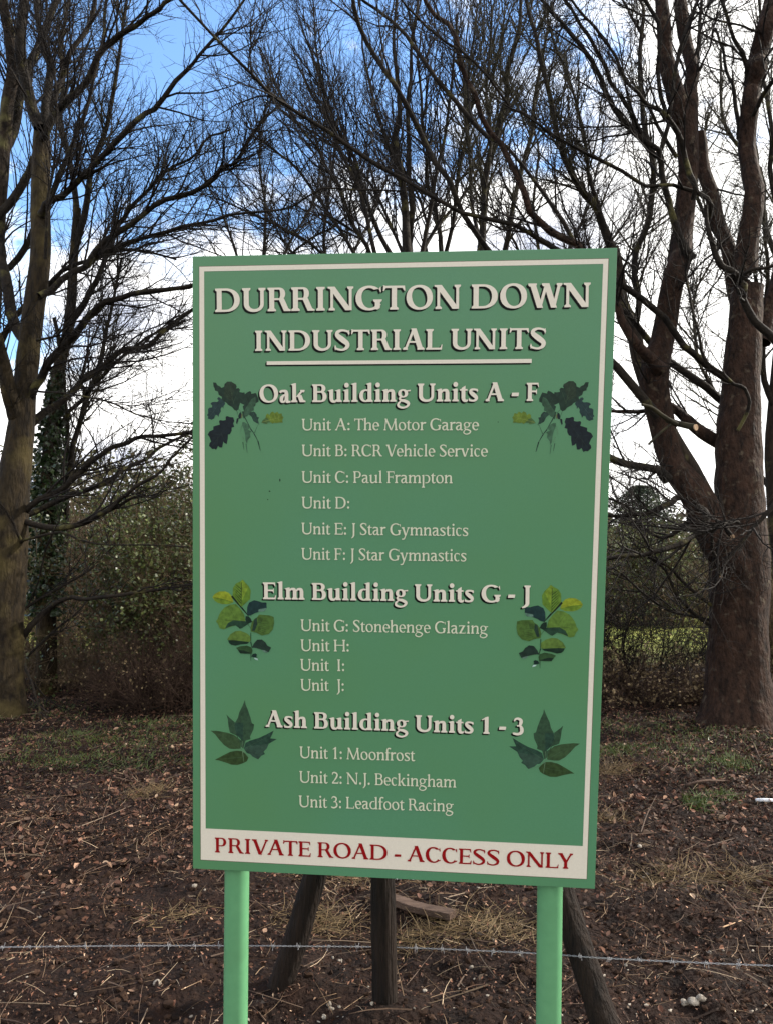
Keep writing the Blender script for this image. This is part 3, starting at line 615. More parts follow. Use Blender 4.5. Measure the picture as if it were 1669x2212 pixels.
# far wood and hedgerows that read as one mass
def wood_mass(name, label, xs, Y, hts, n, cols, seed, size, dy=2.0, ntw=6000, m=M_scrub):
    rng = np.random.default_rng(seed)
    x = rng.uniform(xs[0], xs[-1], n); h = np.interp(x, xs, hts) * (.8 + .4 * vnoise(x * .7, x * 0 + seed)) * (.9 + .2 * vnoise(x * 3, x * 0 + seed + 1))
    z = h * rng.random(n) ** .8; y = Y + rng.normal(size=n) * dy
    pos = np.stack([x, y, z], 1); cl = vnoise(x * 1.2 + seed, z * 1.6, 4)[:, None]; u = (rng.random((n, 1)) * .5 + cl * .7).clip(0, 1)
    cc = np.array(cols[0]) * (1 - u) + np.array(cols[1]) * u
    V, T_, C_ = leafcards(pos, rng.uniform(*size, n), rng, cc, .8)
    o = mesh_obj(name, V, T_, M_leafmix, None, False, C_); tag(o, label, 'woodland', kind='stuff')
    bx = rng.uniform(xs[0], xs[-1], ntw); by = Y + rng.normal(size=ntw) * dy; hh = np.interp(bx, xs, hts) * rng.uniform(.6, 1.15, ntw)
    D = np.stack([rng.normal(size=ntw) * .28, rng.normal(size=ntw) * .2, np.ones(ntw)], 1); p = [np.stack([bx, by, np.zeros(ntw)], 1)]
    for s in range(5):
        D = D + rng.normal(size=(ntw, 3)) * .16; D /= np.linalg.norm(D, axis=1, keepdims=True); p.append(p[-1] + D * (hh / 5)[:, None])
    P = np.stack(p, 1); R = rng.uniform(.006, .022, ntw)[:, None] * np.linspace(1, .3, 6)[None]
    V, Q = tubes(P, R, 3)
    tag(mesh_obj(name + '_stems', V, Q, m, None, True), label + ', its bare upright stems', 'woodland', kind='stuff')
M_leafmix = tinted('far_foliage', .8, .15, .15)
wood_mass('far_hedgerow', 'dull green and brown hedgerow across the far side of the field', [-22, -12, -8, -4, 0, 6, 10, 13, 22], 29, [6.0, 5.6, 4.6, 4.2, 3.6, 2.7, 2.5, 2.9, 4.0], 42000, [(.040, .034, .020), (.085, .085, .035)], 81, (.10, .26), 2.2, 2600)
wood_mass('far_woodland', 'brown leafless wood far beyond the field', [-80, -40, 0, 40, 80], 85, [9.5, 9.0, 6.5, 6.5, 7.5], 30000, [(.055, .042, .030), (.10, .085, .060)], 82, (.35, .8), 8, 1500)

# ------------------------------------------------------------------ GROUND LITTER
def scatter_xy(n, rng, y0=1.9, y1=11.5, p=1.35):
    y = y0 + (y1 - y0) * rng.random(n) ** (1 / p) if False else (y0 ** (2 - p) + rng.random(n) * (y1 ** (2 - p) - y0 ** (2 - p))) ** (1 / (2 - p))
    x = (rng.random(n) * 2 - 1) * (y * .57 + .8)
    return x, y
rng = np.random.default_rng(101)
# dead leaves, folded and curled: 6 verts
n = 52000
x, y = scatter_xy(n, rng, 1.9, 12.0, .75)
keep = rng.random(n) < np.clip(.16 + .9 * np.clip((y - 3.1) / 2.2, 0, 1), 0, 1) * (.35 + .65 * (vnoise(x * 1.3, y * 1.3, 11) > .36))
x, y = x[keep], y[keep]; n = len(x)
s = rng.uniform(.008, .028, n) * rng.uniform(.5, 1.25, n) * np.clip((y - 1.2) / 3.6, .38, .9)
az = rng.uniform(0, 6.283, n); tilt = rng.normal(0, .5, n); roll = rng.normal(0, .55, n)
c, s_ = np.cos(az), np.sin(az)
u = np.stack([c * np.cos(tilt), s_ * np.cos(tilt), np.sin(tilt)], 1); w0 = np.stack([-s_, c, np.zeros(n)], 1)
nrm = np.cross(u, w0); w = w0 * np.cos(roll)[:, None] + nrm * np.sin(roll)[:, None]; nn_ = np.cross(u, w)
cen = np.stack([x, y, gz(x, y) + .006 + rng.random(n) * .02], 1)
curl = (rng.uniform(-.1, .7, n) * s)[:, None]; S_ = s[:, None]
Vl = np.stack([cen - u * S_, cen - u * S_ * .25 + w * S_ * .62 + nn_ * curl * .9, cen + u * S_ * .45 + w * S_ * .5 + nn_ * curl * rng.uniform(.3, 1.3, (n, 1)),
               cen + u * S_ * 1.05 + nn_ * curl * .3, cen + u * S_ * .45 - w * S_ * .5 + nn_ * curl * rng.uniform(.3, 1.3, (n, 1)), cen - u * S_ * .25 - w * S_ * .62 + nn_ * curl * .9], 1).reshape(-1, 3)
b0 = np.arange(n)[:, None] * 6
Fl = np.concatenate([b0 + [0, 2, 1], b0 + [0, 3, 2], b0 + [0, 4, 3], b0 + [0, 5, 4]], 1).reshape(-1, 3)
pal = np.array([(.110, .050, .032), (.155, .080, .052), (.060, .028, .018), (.24, .145, .095), (.036, .017, .011), (.175, .082, .050), (.36, .25, .17)])
ci = rng.choice(7, n, p=[.23, .2, .17, .11, .16, .09, .04]); cc = pal[ci] * (.22 + 1.5 * rng.random((n, 1)) ** 2.8) * 1.0
tag(mesh_obj('leaf_litter', Vl, Fl, M_litter, None, False, np.repeat(cc, 6, 0)), 'curled brown dead leaves covering the soil behind the sign', 'dead leaves', kind='stuff')

# shredded leaf and bark fragments, much smaller than the whole leaves
n = 130000
x, y = scatter_xy(n, rng, 1.9, 9.5, 1.15)
keep = rng.random(n) < .35 + .65 * (vnoise(x * 4, y * 4, 41) > .42); x, y = x[keep], y[keep]; n = len(x)
pos = np.stack([x, y, gz(x, y) + .003 + rng.random(n) * .012], 1)
cc = pal[rng.choice(7, n, p=[.22, .18, .22, .10, .17, .08, .03])] * (.15 + 1.9 * rng.random((n, 1)) ** 3.2) * 1.05
V, T_, C_ = leafcards(pos, rng.uniform(.006, .022, n) * np.clip((y + 1) / 4.5, .7, 1.5), rng, cc, .75, .20, .5)
tag(mesh_obj('leaf_fragments', V, T_, M_litter, None, False, C_), 'shredded leaf and bark crumbs covering the dark soil', 'dead leaves', kind='stuff')

# dead grass and straw
def blades(x, y, Ln, el, azim, wid, rng, bend=.5):
    n = len(x); k = 4
    P = np.zeros((n, k, 3)); D = np.stack([np.cos(azim) * np.cos(el), np.sin(azim) * np.cos(el), np.sin(el)], 1)
    P[:, 0] = np.stack([x, y, gz(x, y) + .004], 1)
    side = np.cross(D, [0, 0, 1]); side /= np.linalg.norm(side, axis=1, keepdims=True) + 1e-9
    bz = rng.uniform(-1, .6, n) * bend; bs = rng.normal(size=n) * bend
    for j in range(1, k):
        D = D + np.array([0, 0, 1]) * bz[:, None] * .5 + side * bs[:, None] * .5; D /= np.linalg.norm(D, axis=1, keepdims=True)
        P[:, j] = P[:, j - 1] + D * (Ln / (k - 1))[:, None]
    P[:, :, 2] = np.maximum(P[:, :, 2], gz(P[:, :, 0], P[:, :, 1]) + .003)
    R = wid[:, None] * np.linspace(1, .35, k)[None]
    return tubes(P, R, 3)
n = 36000
x, y = scatter_xy(n, rng, 1.9, 11.0, .9)
clump = vnoise(x * 1.6 + 3, y * 1.6, 21) * .6 + vnoise(x * 5, y * 5, 22) * .4
band = np.exp(-((y - 3.6) / .7) ** 2) * (x > -.4) * .7 + .10
keep = rng.random(n) < np.clip((clump - .47) * 3.2, .06, 1) * np.clip(band + .35 * (y > 4.2), 0, 1) + .13
x, y = x[keep], y[keep]; n = len(x)
V, Q = blades(x, y, rng.uniform(.03, .15, n), np.abs(rng.normal(0, .28, n)), rng.uniform(0, 6.28, n), rng.uniform(.0007, .0019, n), rng, .45)
cs = np.array([(.23, .15, .09), (.40, .30, .20), (.12, .065, .04)])[rng.choice(3, n, p=[.5, .22, .28])] * rng.uniform(.6, 1.3, (n, 1)) * 1.1
tag(mesh_obj('dead_grass', V, Q, M_straw, None, False, np.repeat(cs, 12, 0)), 'loose straw and dead grass strewn over the soil', 'dead grass', kind='stuff')

# fallen twigs
n = 1500; x, y = scatter_xy(n, rng, 1.9, 11.5, .8)
V, Q = blades(x, y, rng.uniform(.08, .45, n), np.abs(rng.normal(0, .12, n)), rng.uniform(0, 6.28, n), rng.uniform(.0015, .0045, n), rng, .18)
cs = np.array([(.10, .065, .045), (.22, .16, .11), (.045, .028, .02)])[rng.choice(3, n, p=[.5, .15, .35])] * rng.uniform(.7, 1.2, (n, 1))
tag(mesh_obj('fallen_twigs', V, Q, M_litter, None, False, np.repeat(cs, 12, 0)), 'small fallen twigs lying on the soil and leaves', 'twigs', kind='stuff')

# lumps of soil, flint chips
def pebbles(x, y, r, zoff, rng, cols, m, name, label, cat, squash=.65):
    n = len(x)
    ico = np.array([(0, 0, 1), (.894, 0, .447), (.276, .851, .447), (-.724, .526, .447), (-.724, -.526, .447), (.276, -.851, .447),
                    (.724, .526, -.447), (-.276, .851, -.447), (-.894, 0, -.447), (-.276, -.851, -.447), (.724, -.526, -.447), (0, 0, -1)])
    fc = np.array([(0,1,2),(0,2,3),(0,3,4),(0,4,5),(0,5,1),(1,6,2),(2,7,3),(3,8,4),(4,9,5),(5,10,1),(6,7,2),(7,8,3),(8,9,4),(9,10,5),(10,6,1),(11,7,6),(11,8,7),(11,9,8),(11,10,9),(11,6,10)])
    j = rng.uniform(.6, 1.3, (n, 12, 1)); sc = np.stack([rng.uniform(.8, 1.3, n), rng.uniform(.6, 1.0, n), np.full(n, squash)], 1)
    v = ico[None] * j * sc[:, None] * r[:, None, None]; a = rng.uniform(0, 6.28, n); ca, sa = np.cos(a)[:, None], np.sin(a)[:, None]
    vx = v[..., 0] * ca - v[..., 1] * sa; vy = v[..., 0] * sa + v[..., 1] * ca
    V = np.stack([vx + x[:, None], vy + y[:, None], v[..., 2] + (gz(x, y) + zoff * r)[:, None]], -1).reshape(-1, 3)
    Fc = (fc[None] + np.arange(n)[:, None, None] * 12).reshape(-1, 3)
    return tag(mesh_obj(name, V, Fc, m, None, False, np.repeat(cols, 12, 0)), label, cat, kind='stuff')
n = 15000; x, y = scatter_xy(n, rng, 1.9, 8.5, 1.1)
keep = rng.random(n) < .35 + .65 * (vnoise(x * 2, y * 2, 31) > .45); x, y = x[keep], y[keep]; n = len(x)
pebbles(x, y, rng.uniform(.004, .020, n) ** 1.0, .1, rng, np.array([(.026, .015, .010)]) * rng.uniform(.4, 1.9, (n, 1)), tinted('soil_lump', .95, .1), 'soil_crumbs', 'dark crumbs and clods of soil in front of the leaf litter', 'soil')
n = 2600; x, y = scatter_xy(n, rng, 1.9, 7.0, 1.3)
keep = rng.random(n) < np.clip(np.exp(-((y - 2.8) / .55) ** 2) * np.clip((vnoise(x * 2.2, y * 2.2, 32) - .35) * 3, .08, 1) + .05, 0, 1); x, y = x[keep], y[keep]; n = len(x)
pebbles(x, y, rng.uniform(.003, .0105, n), .25, rng, np.array([(.30, .255, .205)]) * rng.uniform(.45, 1.25, (n, 1)), tinted('flint_chip', .6, .3), 'flint_chips', 'pale flint chips scattered in the soil under the sign', 'gravel')

# green weeds and grass near the hedge
def patches(spots, per, seed, name, label, h=(.03, .10), cols=((.035, .060, .012), (.11, .145, .028))):
    rng = np.random.default_rng(seed); X, Y = [], []
    for px, py, rx, ry in spots:
        c0 = ground(px, py); X.append(c0[0] + rng.normal(size=per) * rx); Y.append(c0[1] + rng.normal(size=per) * ry)
    x, y = np.concatenate(X), np.concatenate(Y); n = len(x)
    V, Q = blades(x, y, rng.uniform(*h, n), rng.uniform(.3, 1.4, n), rng.uniform(0, 6.28, n), rng.uniform(.0015, .0035, n), rng, .5)
    u = rng.random((n, 1)); cs = np.array(cols[0]) * (1 - u) + np.array(cols[1]) * u
    return tag(mesh_obj(name, V, Q, M_leaf, None, False, np.repeat(cs, 12, 0)), label, 'grass', kind='stuff')
patches([(100,1545,.35,.3),(80,1530,.3,.25),(330,1560,.2,.2),(380,1565,.25,.2),(185,1588,.25,.12),(150,1600,.4,.2),(240,1640,.4,.18),(60,1640,.3,.15),(300,1660,.3,.15),(370,1600,.3,.2),(300,1600,.4,.3),(200,1650,.4,.2)], 260, 201, 'grass', 'green grass and moss tufts in the leaf litter left of the sign', (.02, .075))
patches([(1400,1560,.45,.25),(1350,1575,.3,.2),(1480,1590,.3,.2),(1330,1630,.15,.1),(1355,1620,.2,.1),(1500,1625,.3,.2),(1580,1650,.1,.08),(1510,1735,.06,.05),(1560,1728,.05,.05),(1640,1600,.3,.2),(1540,1650,.25,.15)], 260, 202, 'grass', 'green grass tufts at the hedge foot right of the sign', (.02, .08))
patches([(x_, y_, .9, .5) for x_, y_ in ((80,1600),(300,1620),(1400,1640),(1600,1680),(1350,1600),(200,1690))], 800, 203, 'grass', 'thin olive moss growing through the dead leaves', (.01, .035), ((.030, .026, .010), (.075, .065, .022)))

def straw_tuft(px, py, label, n, r, Lh, seed, el=(.0, .9)):
    rng = np.random.default_rng(seed); c0 = ground(px, py)
    x = c0[0] + rng.normal(size=n) * r; y = c0[1] + rng.normal(size=n) * r * .6
    V, Q = blades(x, y, rng.uniform(*Lh, n), rng.uniform(*el, n), rng.uniform(0, 6.28, n), rng.uniform(.0008, .0018, n), rng, .6)
    cs = np.array([(.28, .195, .10)]) * rng.uniform(.4, 1.25, (n, 1)) * .8
    tag(mesh_obj('straw_tuft', V, Q, M_straw, None, False, np.repeat(cs, 12, 0)), label, 'dead grass', 'tufts of dead grass on the soil', 'stuff' if seed in (4, 8, 9) else None)
straw_tuft(325, 1715, 'yellow tuft of dead grass alone in the leaves left of the sign', 260, .09, (.04, .14), 1)
straw_tuft(1330, 1660, 'brown tuft of dead grass by the right edge of the sign, halfway down the soil', 260, .11, (.05, .16), 2)
straw_tuft(1310, 1775, 'bright straw tuft touching the right edge of the sign near its bottom corner', 170, .08, (.05, .18), 3)
straw_tuft(1620, 1900, 'loose golden straw at the right frame edge above the barbed wire', 220, .13, (.08, .22), 4, (0, .35))
straw_tuft(1065, 2005, 'golden straw heap between the middle wooden post and the right green post', 420, .13, (.05, .16), 5, (0, .5))
straw_tuft(905, 2020, 'pale dry grass lying beside the plank end', 260, .12, (.05, .15), 6, (0, .5))
straw_tuft(700, 1975, 'dead grass behind the leaning wooden prop', 280, .10, (.05, .15), 7, (0, .6))
straw_tuft(780, 1895, 'dead grass peeping out under the bottom edge of the sign', 320, .16, (.05, .16), 8, (0, .9))
straw_tuft(385, 1985, 'small scatter of straw left of the left green post', 90, .09, (.05, .16), 9, (0, .3))
straw_tuft(1450, 1900, 'brown dead grass on the soil right of the right wooden prop', 260, .14, (.05, .16), 10, (0, .6))

# individual stones, sticks, litter
def stone(px, py, w, label, seed, name='flint', col=M_flint, cat='stone'):
    rng = np.random.default_rng(seed); c0 = ground(px, py); r = w * .5 * c0[1] / F
    import bmesh
    bm = bmesh.new(); bmesh.ops.create_icosphere(bm, subdivisions=2, radius=1)
    off = rng.uniform(0, 9, 3)
    for v in bm.verts:
        k = .55 + .9 * float(vnoise(v.co.x * 1.7 + off[0] + v.co.z * .8, v.co.y * 1.7 + off[1] - v.co.z * .6)); v.co = Vector((v.co.x * k * r, v.co.y * k * r * .8, v.co.z * k * r * .7))
    me = bpy.data.meshes.new(name); bm.to_mesh(me); bm.free(); me.materials.append(col)
    o = bpy.data.objects.new(name, me); COL.objects.link(o); o.location = Vector(c0) + Vector((0, 0, r * .45)); o.rotation_euler = (0, 0, rng.uniform(0, 6))
    return tag(o, label, cat, 'pale flints lying on the soil')
for i, (px, py, w, lab) in enumerate([
  (1478, 2170, 17, 'leftmost of three touching white flints at the lower right'), (1497, 2168, 20, 'middle of three touching white flints at the lower right'),
  (1513, 2160, 17, 'rightmost of three touching white flints at the lower right'), (1350, 2087, 9, 'small white flint close to the right prop below the wire'),
  (711, 2172, 11, 'white flint under the foot of the left wooden prop'), (716, 2181, 10, 'white flint just below the foot of the left wooden prop'),
  (733, 2177, 9, 'small white flint right of the foot of the left prop'), (700, 2200, 12, 'flat oval flint near the bottom edge, right of the left green post'),
  (735, 2078, 10, 'flint between the left prop and the middle post below the wire'), (1018, 2091, 9, 'flint in the soil between middle post and right green post'),
  (340, 2128, 16, 'rounded pale flint in the soil at the lower left'), (420, 1916, 12, 'white curled stone left of the left green post under the sign corner'),
  (1380, 1830, 10, 'small flint in the dark soil right of the sign corner'), (1530, 2062, 14, 'pinkish flint beyond the wire at the right')]):
    stone(px, py, w, lab, 300 + i)
def ground_stick(pts, label, name, m, cat='stick', group=None, lift=.4):
    """pts (px,py,width px) lying on the ground"""
    q, r = [], []
    for px, py, w in pts:
        c0 = ground(px, py); rr = w * .5 * c0[1] / F; q.append(c0 + np.array([0, 0, rr * (1 + lift)])); r.append(rr)
    p = catmull(q, 14); R = np.interp(np.linspace(0, 1, 14), np.linspace(0, 1, len(r)), r)
    V, Q = tubes(p[None], R[None], 8, 1, .08); Q = [list(map(int, a)) for a in Q]; Q += [list(range(7, -1, -1)), list(range(13 * 8, 14 * 8))]
    return tag(mesh_obj(name, V, Q, m, None, True), label, cat, group)
ground_stick([(311,1538,3),(345,1533,5),(385,1531,5),(470,1533,5)], 'fallen branch lying in front of the dark bush left of the sign', 'fallen_branch', M_limb, 'branch')
ground_stick([(-20,1545,3),(30,1547,3),(80,1543,3),(120,1536,2)], 'long thin dead stick across the foot of the left-hand tree', 'dead_stick', M_plank)
ground_stick([(-10,1552,3),(40,1556,3),(70,1563,2)], 'short dead stick just below the long one at the left-hand tree', 'dead_stick', M_plank)
ground_stick([(60,1505,3),(90,1530,3),(115,1548,2)], 'dead stick slanting down from the roots of the left-hand tree', 'dead_stick', M_plank)
ground_stick([(1560,1510,3),(1590,1545,3),(1622,1600,3),(1640,1640,3)], 'bare stick slanting down in front of the big right-hand trunk', 'dead_stick', M_plank)
ground_stick([(1480,1700,5),(1520,1691,6),(1570,1690,4)], 'short fallen branch in the leaves right of the sign', 'fallen_branch', M_plank, 'branch')
ground_stick([(1632,1734,7),(1650,1734,8),(1690,1736,8)], 'white plastic tube poking in at the right frame edge', 'plastic_tube', M_white, 'litter')
ground_stick([(245,1680,3),(268,1686,3),(288,1690,2)], 'pale stick among the leaves left of the sign', 'dead_stick', M_plank)
ground_stick([(1560,2005,3),(1600,1990,2)], 'thin pale stick standing out above the barbed wire at the right', 'dead_stick', M_cut)
ground_stick([(515,2165,2),(580,2140,2),(640,2128,2)], 'curved stick under the left prop', 'dead_stick', M_plank)
# crumpled white scrap under the sign
rng = np.random.default_rng(9)
c0 = ground(872, 1901); g = 9
U_, W_ = np.meshgrid(np.linspace(-1, 1, g), np.linspace(-1, 1, g))
Vs = np.stack([c0[0] + U_ * .05, c0[1] + W_ * .035, gz(c0[0] + U_ * .05, c0[1] + W_ * .035) + .008 + .018 * rng.random((g, g))], -1).reshape(-1, 3)
ii = np.arange(g * g).reshape(g, g); Fs = np.stack([ii[:-1, :-1], ii[:-1, 1:], ii[1:, 1:], ii[1:, :-1]], -1).reshape(-1, 4)
so = mesh_obj('plastic_scrap', Vs, Fs, M_white); tag(so, 'crumpled white plastic scrap on the soil under the middle of the sign', 'litter')
md = so.modifiers.new('thick', 'SOLIDIFY'); md.thickness = .0015

# plank
a_, b_ = ground(806, 1950), ground(978, 1996)
def box_between(name, a, b, wd, th, m, lift, label=None, cat=None, parent=None, bevel=.003):
    a, b = np.array(a, float), np.array(b, float); a[2] += lift; b[2] += lift
    d = b - a; d /= np.linalg.norm(d); s = np.cross(d, [0, 0, 1]); s /= np.linalg.norm(s); u = np.cross(s, d)
    n = 9; V = []; rg = np.random.default_rng(4)
    for i in range(n):
        c = a + (b - a) * i / (n - 1) + u * .004 * math.sin(i)
        for (p, q) in ((-1, -1), (1, -1), (1, 1), (-1, 1)): V.append(c + s * wd / 2 * p * (1 + .04 * rg.normal()) + u * th / 2 * q)
    Fc = [[0, 3, 2, 1], [4 * n - 4, 4 * n - 3, 4 * n - 2, 4 * n - 1]]
    for i in range(n - 1):
        for k in range(4): Fc.append([4 * i + k, 4 * i + (k + 1) % 4, 4 * i + 4 + (k + 1) % 4, 4 * i + 4 + k])
    o = mesh_obj(name, V, Fc, m, parent)
    if label: tag(o, label, cat)
    mo = o.modifiers.new('bevel', 'BEVEL'); mo.width = bevel; mo.segments = 2
    return o
box_between('timber_plank', a_, b_, .062, .030, M_plank, .035, 'weathered timber plank lying on the soil behind the middle wooden post', 'plank')

# ------------------------------------------------------------------ WOODEN POSTS
def round_post(label, pts, Y, seed, top=True):
    q = np.array([at(px, py, y) for (px, py, w), y in zip(pts, Y)]); r = np.array([w * .5 * axdepth(p) / F for (px, py, w), p in zip(pts, q)])
    if q[0][2] > -.05: q[0][2] = -.12
    root = empty('wooden_post', (q[0][0], q[0][1], float(gz(q[0][0], q[0][1]))), label, 'post', 'round wooden posts behind the sign')
    p = catmull(q, 40); R = np.interp(np.linspace(0, 1, 40), np.linspace(0, 1, len(r)), r)
    R = R * (1 + .03 * (vnoise(np.arange(40) * .3 + seed * 7, np.zeros(40)) - .5))
    V, Q = tubes(p[None], R[None], 22, seed, .018); Q = [list(map(int, a)) for a in Q]; Q.append(list(range(39 * 22, 40 * 22)))
    mesh_obj('shaft', V, Q, M_wood, root, True)
    # drying cracks, thin recessed slivers standing proud of nothing: dark slots set in the surface
    return root
round_post('upright middle wooden post behind the sign', [(833,2230,55),(832,2200,55),(829,2050,54),(826,1900,52),(820,1500,48)], [2.96]*5, 1)
round_post('wooden prop leaning right, between the left green post and the middle wooden post', [(588,2178,55),(596,2155,54),(640,2030,53),(681,1890,52),(800,1500,48)], [3.14,3.14,3.13,3.12,3.10], 2)
round_post('thick wooden prop leaning left behind the right green post', [(1350,2350,64),(1305,2212,62),(1258,2070,59),(1210,1925,57),(1110,1600,50)], [2.68,2.74,2.80,2.86,2.98], 3)

# ------------------------------------------------------------------ BARBED WIRE
wp = np.array([at(x, y, Y) for x, y, Y in ((-260,2050,3.14),(0,2046,3.10),(300,2043,3.07),(540,2043,3.05),(640,2044,3.035),(832,2046,3.03),(1000,2052,2.93),(1184,2061,2.81),(1290,2069,2.72),(1450,2077,2.62),(1669,2086,2.5),(1960,2092,2.32))])
mw = 1500; wl = catmull(wp, mw)
arc = np.concatenate([[0], np.cumsum(np.linalg.norm(np.diff(wl, axis=0), axis=1))])
wroot = empty('barbed_wire', wl[mw // 2], 'two-strand galvanised barbed wire strung low behind the sign across the whole picture', 'barbed wire')
tdir = np.gradient(wl, axis=0); tdir /= np.linalg.norm(tdir, axis=1, keepdims=True)
e1 = np.cross(tdir, [0, 0, 1]); e1 /= np.linalg.norm(e1, axis=1, keepdims=True); e2 = np.cross(tdir, e1)
for ph in (0, math.pi):
    a = arc / .042 * 2 * np.pi + ph
    p = wl + .0018 * (np.cos(a)[:, None] * e1 + np.sin(a)[:, None] * e2)
    V, Q = tubes(p[None], np.full((1, mw), .0009), 6); mesh_obj('strand', V, Q, M_wire, wroot, True)
rng = np.random.default_rng(6); sdist = .06
while sdist < arc[-1]:
    k = int(np.searchsorted(arc, sdist)); k = min(k, mw - 1); c0 = wl[k]; parts = []
    for s_ in (0, 1):
        a0 = rng.uniform(0, 6.28); m = 18; aa = a0 + np.linspace(0, 2 * np.pi * 1.25, m); offs = (s_ - .5) * .006
        coil = c0 + tdir[k] * (offs + np.linspace(-.003, .003, m))[:, None] + .0045 * (np.cos(aa)[:, None] * e1[k] + np.sin(aa)[:, None] * e2[k])
        d0 = np.cos(a0 - .6) * e1[k] + np.sin(a0 - .6) * e2[k]; d1 = np.cos(aa[-1] + .6) * e1[k] + np.sin(aa[-1] + .6) * e2[k]
        p = np.vstack([coil[0] + d0 * rng.uniform(.006, .013), coil, coil[-1] + d1 * rng.uniform(.006, .013)])
        parts.append(tubes(p[None], np.full((1, m + 2), .0008), 4))
    V, Q = join(parts); mesh_obj('barb', V, Q, M_wire, wroot, True)
    sdist += rng.uniform(.095, .115)

# ------------------------------------------------------------------ SIGN
def rodr(r):
    r = np.array(r); t_ = np.linalg.norm(r); k = r / t_; K = np.array([[0, -k[2], k[1]], [k[2], 0, -k[0]], [-k[1], k[0], 0]])
    return np.eye(3) + math.sin(t_) * K + (1 - math.cos(t_)) * K @ K
Rb = rodr([0.0637, -0.0824, -0.0152]); Mw = np.stack([RT, UP, -FW], 1)
BX, BU, BN = (Mw @ Rb).T
BO = EYE + Mw @ np.array([0.0245, -0.182, -2.2853])
K_ = 2067 / 1669.0
def uv(px, py, off=0.):
    """full-size photo pixel -> metres on the board plane (or a plane off metres behind it)"""
    d = ray(px / K_, py / K_); o = BO - BN * off
    p = EYE + d * (((o - EYE) @ BN) / (d @ BN)); return np.array([(p - BO) @ BX, (p - BO) @ BU])
def W3(u, v, z=0.):
    u = np.asarray(u); v = np.asarray(v); z = np.asarray(z)
    return BO + u[..., None] * BX + v[..., None] * BU + z[..., None] * BN
corners = [uv(515.8, 685.8), uv(1649.6, 663), uv(1589.6, 2378.3), uv(516.7, 2323.9)]
pf = [uv(509.5 * K_, 2190 * K_, .055), uv(1183.5 * K_, 2190 * K_, .055)]
def post_down(px0, py0, px1, py1):
    a = uv(px0 * K_, py0 * K_, .055); b = uv(px1 * K_, py1 * K_, .055); return a, (b - a) / np.linalg.norm(b - a)
sroot_loc = W3(0, -1.68, -.055)
sign = empty('information_sign', (sroot_loc[0], sroot_loc[1], 0.0), 'large green business directory board with cream lettering on two green posts', 'sign')
# board slab
TH = .014
cs4 = np.array(corners); Vb = np.vstack([W3(cs4[:, 0], cs4[:, 1], np.zeros(4)), W3(cs4[:, 0], cs4[:, 1], np.full(4, -TH))])
board = mesh_obj('board', Vb, [[0, 3, 2, 1], [4, 5, 6, 7], [0, 1, 5, 4], [1, 2, 6, 5], [2, 3, 7, 6], [3, 0, 4, 7]], M_board, sign)
bv = board.modifiers.new('bevel', 'BEVEL'); bv.width = .0012; bv.segments = 2
for (x0, y0, x1, y1) in ((512.5, 1883, 509.5, 2200), (1186.5, 1916, 1183.5, 2200)):
    a, d = post_down(x0, y0, x1, y1)
    top = a - d * 1.70; bot = a + d * 1.05
    n = 24; tt = np.linspace(0, 1, n)[:, None]; uvp = bot * (1 - tt) + top * tt
    P = W3(uvp[:, 0], uvp[:, 1], np.full(n, -.055))
    V, Q = tubes(P[None], np.full((1, n), .0385), 40); Q = [list(map(int, q)) for q in Q] + [list(range((n - 1) * 40, n * 40))]
    mesh_obj('post', V, Q, M_postg, sign, True)
    # hidden fixing clips between post and board
    for f_ in (.12, .42, .86):
        cu = a - d * 1.7 * f_
        P = W3(np.array([cu[0] - .05, cu[0] + .05]), np.array([cu[1], cu[1]]), np.array([-.0165, -.0165]))
        v8 = []
        for su in (-.05, .05):
            for sv in (-.012, .012):
                for z in (-TH, -.0175): v8.append(W3(cu[0] + su, cu[1] + sv, z))
        mesh_obj('clip', np.array(v8), [[0,1,3,2],[4,6,7,5],[0,4,5,1],[2,3,7,6],[0,2,6,4],[1,5,7,3]], M_postg, sign)

def flat(name, polys, z0, m, cols=None, dz=.00003):
    """polys: list of 2-D polygons (board metres); each is laid a hair above the one before"""
    V, Fc, C = [], [], []
    for k, poly in enumerate(polys):
        pts = np.asarray(poly, float); b0 = len(V)
        z = z0 + dz * (k % 24)
        for p in pts: V.append(W3(p[0], p[1], z))
        if len(pts) <= 4: tris = [list(range(len(pts)))]
        else: tris = tessellate_polygon([[Vector((p[0], p[1], 0)) for p in pts]])
        for tr in tris:
            i0, i1, i2 = tr[0], tr[1], tr[2]
            cr_ = (pts[i1][0] - pts[i0][0]) * (pts[i2][1] - pts[i0][1]) - (pts[i1][1] - pts[i0][1]) * (pts[i2][0] - pts[i0][0])
            tr = [b0 + i for i in tr]; Fc.append(tr if cr_ > 0 else tr[::-1])
        if cols is not None: C += [cols[k]] * len(pts)
    o = mesh_obj(name, np.array(V), Fc, m, None, False, np.array(C) if cols is not None else None)
    # sub-part of the board
    for v in o.data.vertices: v.co = v.co - board.location - sign.location
    o.parent = board
    return o
def uvl(pts): return [uv(*p) for p in pts]
o4 = uvl([(534.2,713.7),(1625.9,692.4),(1567.3,2351.3),(538.2,2299.6)])
i4 = uvl([(547,726.1),(1611.8,706),(1557.2,2263.3),(551.1,2216.2)])
flat('border', [[o4[0], o4[1], i4[1], i4[0]], [o4[1], o4[2], i4[2], i4[1]], [o4[2], o4[3], i4[3], i4[2]], [o4[3], o4[0], i4[0], i4[3]]], .0006, M_cream, dz=0)
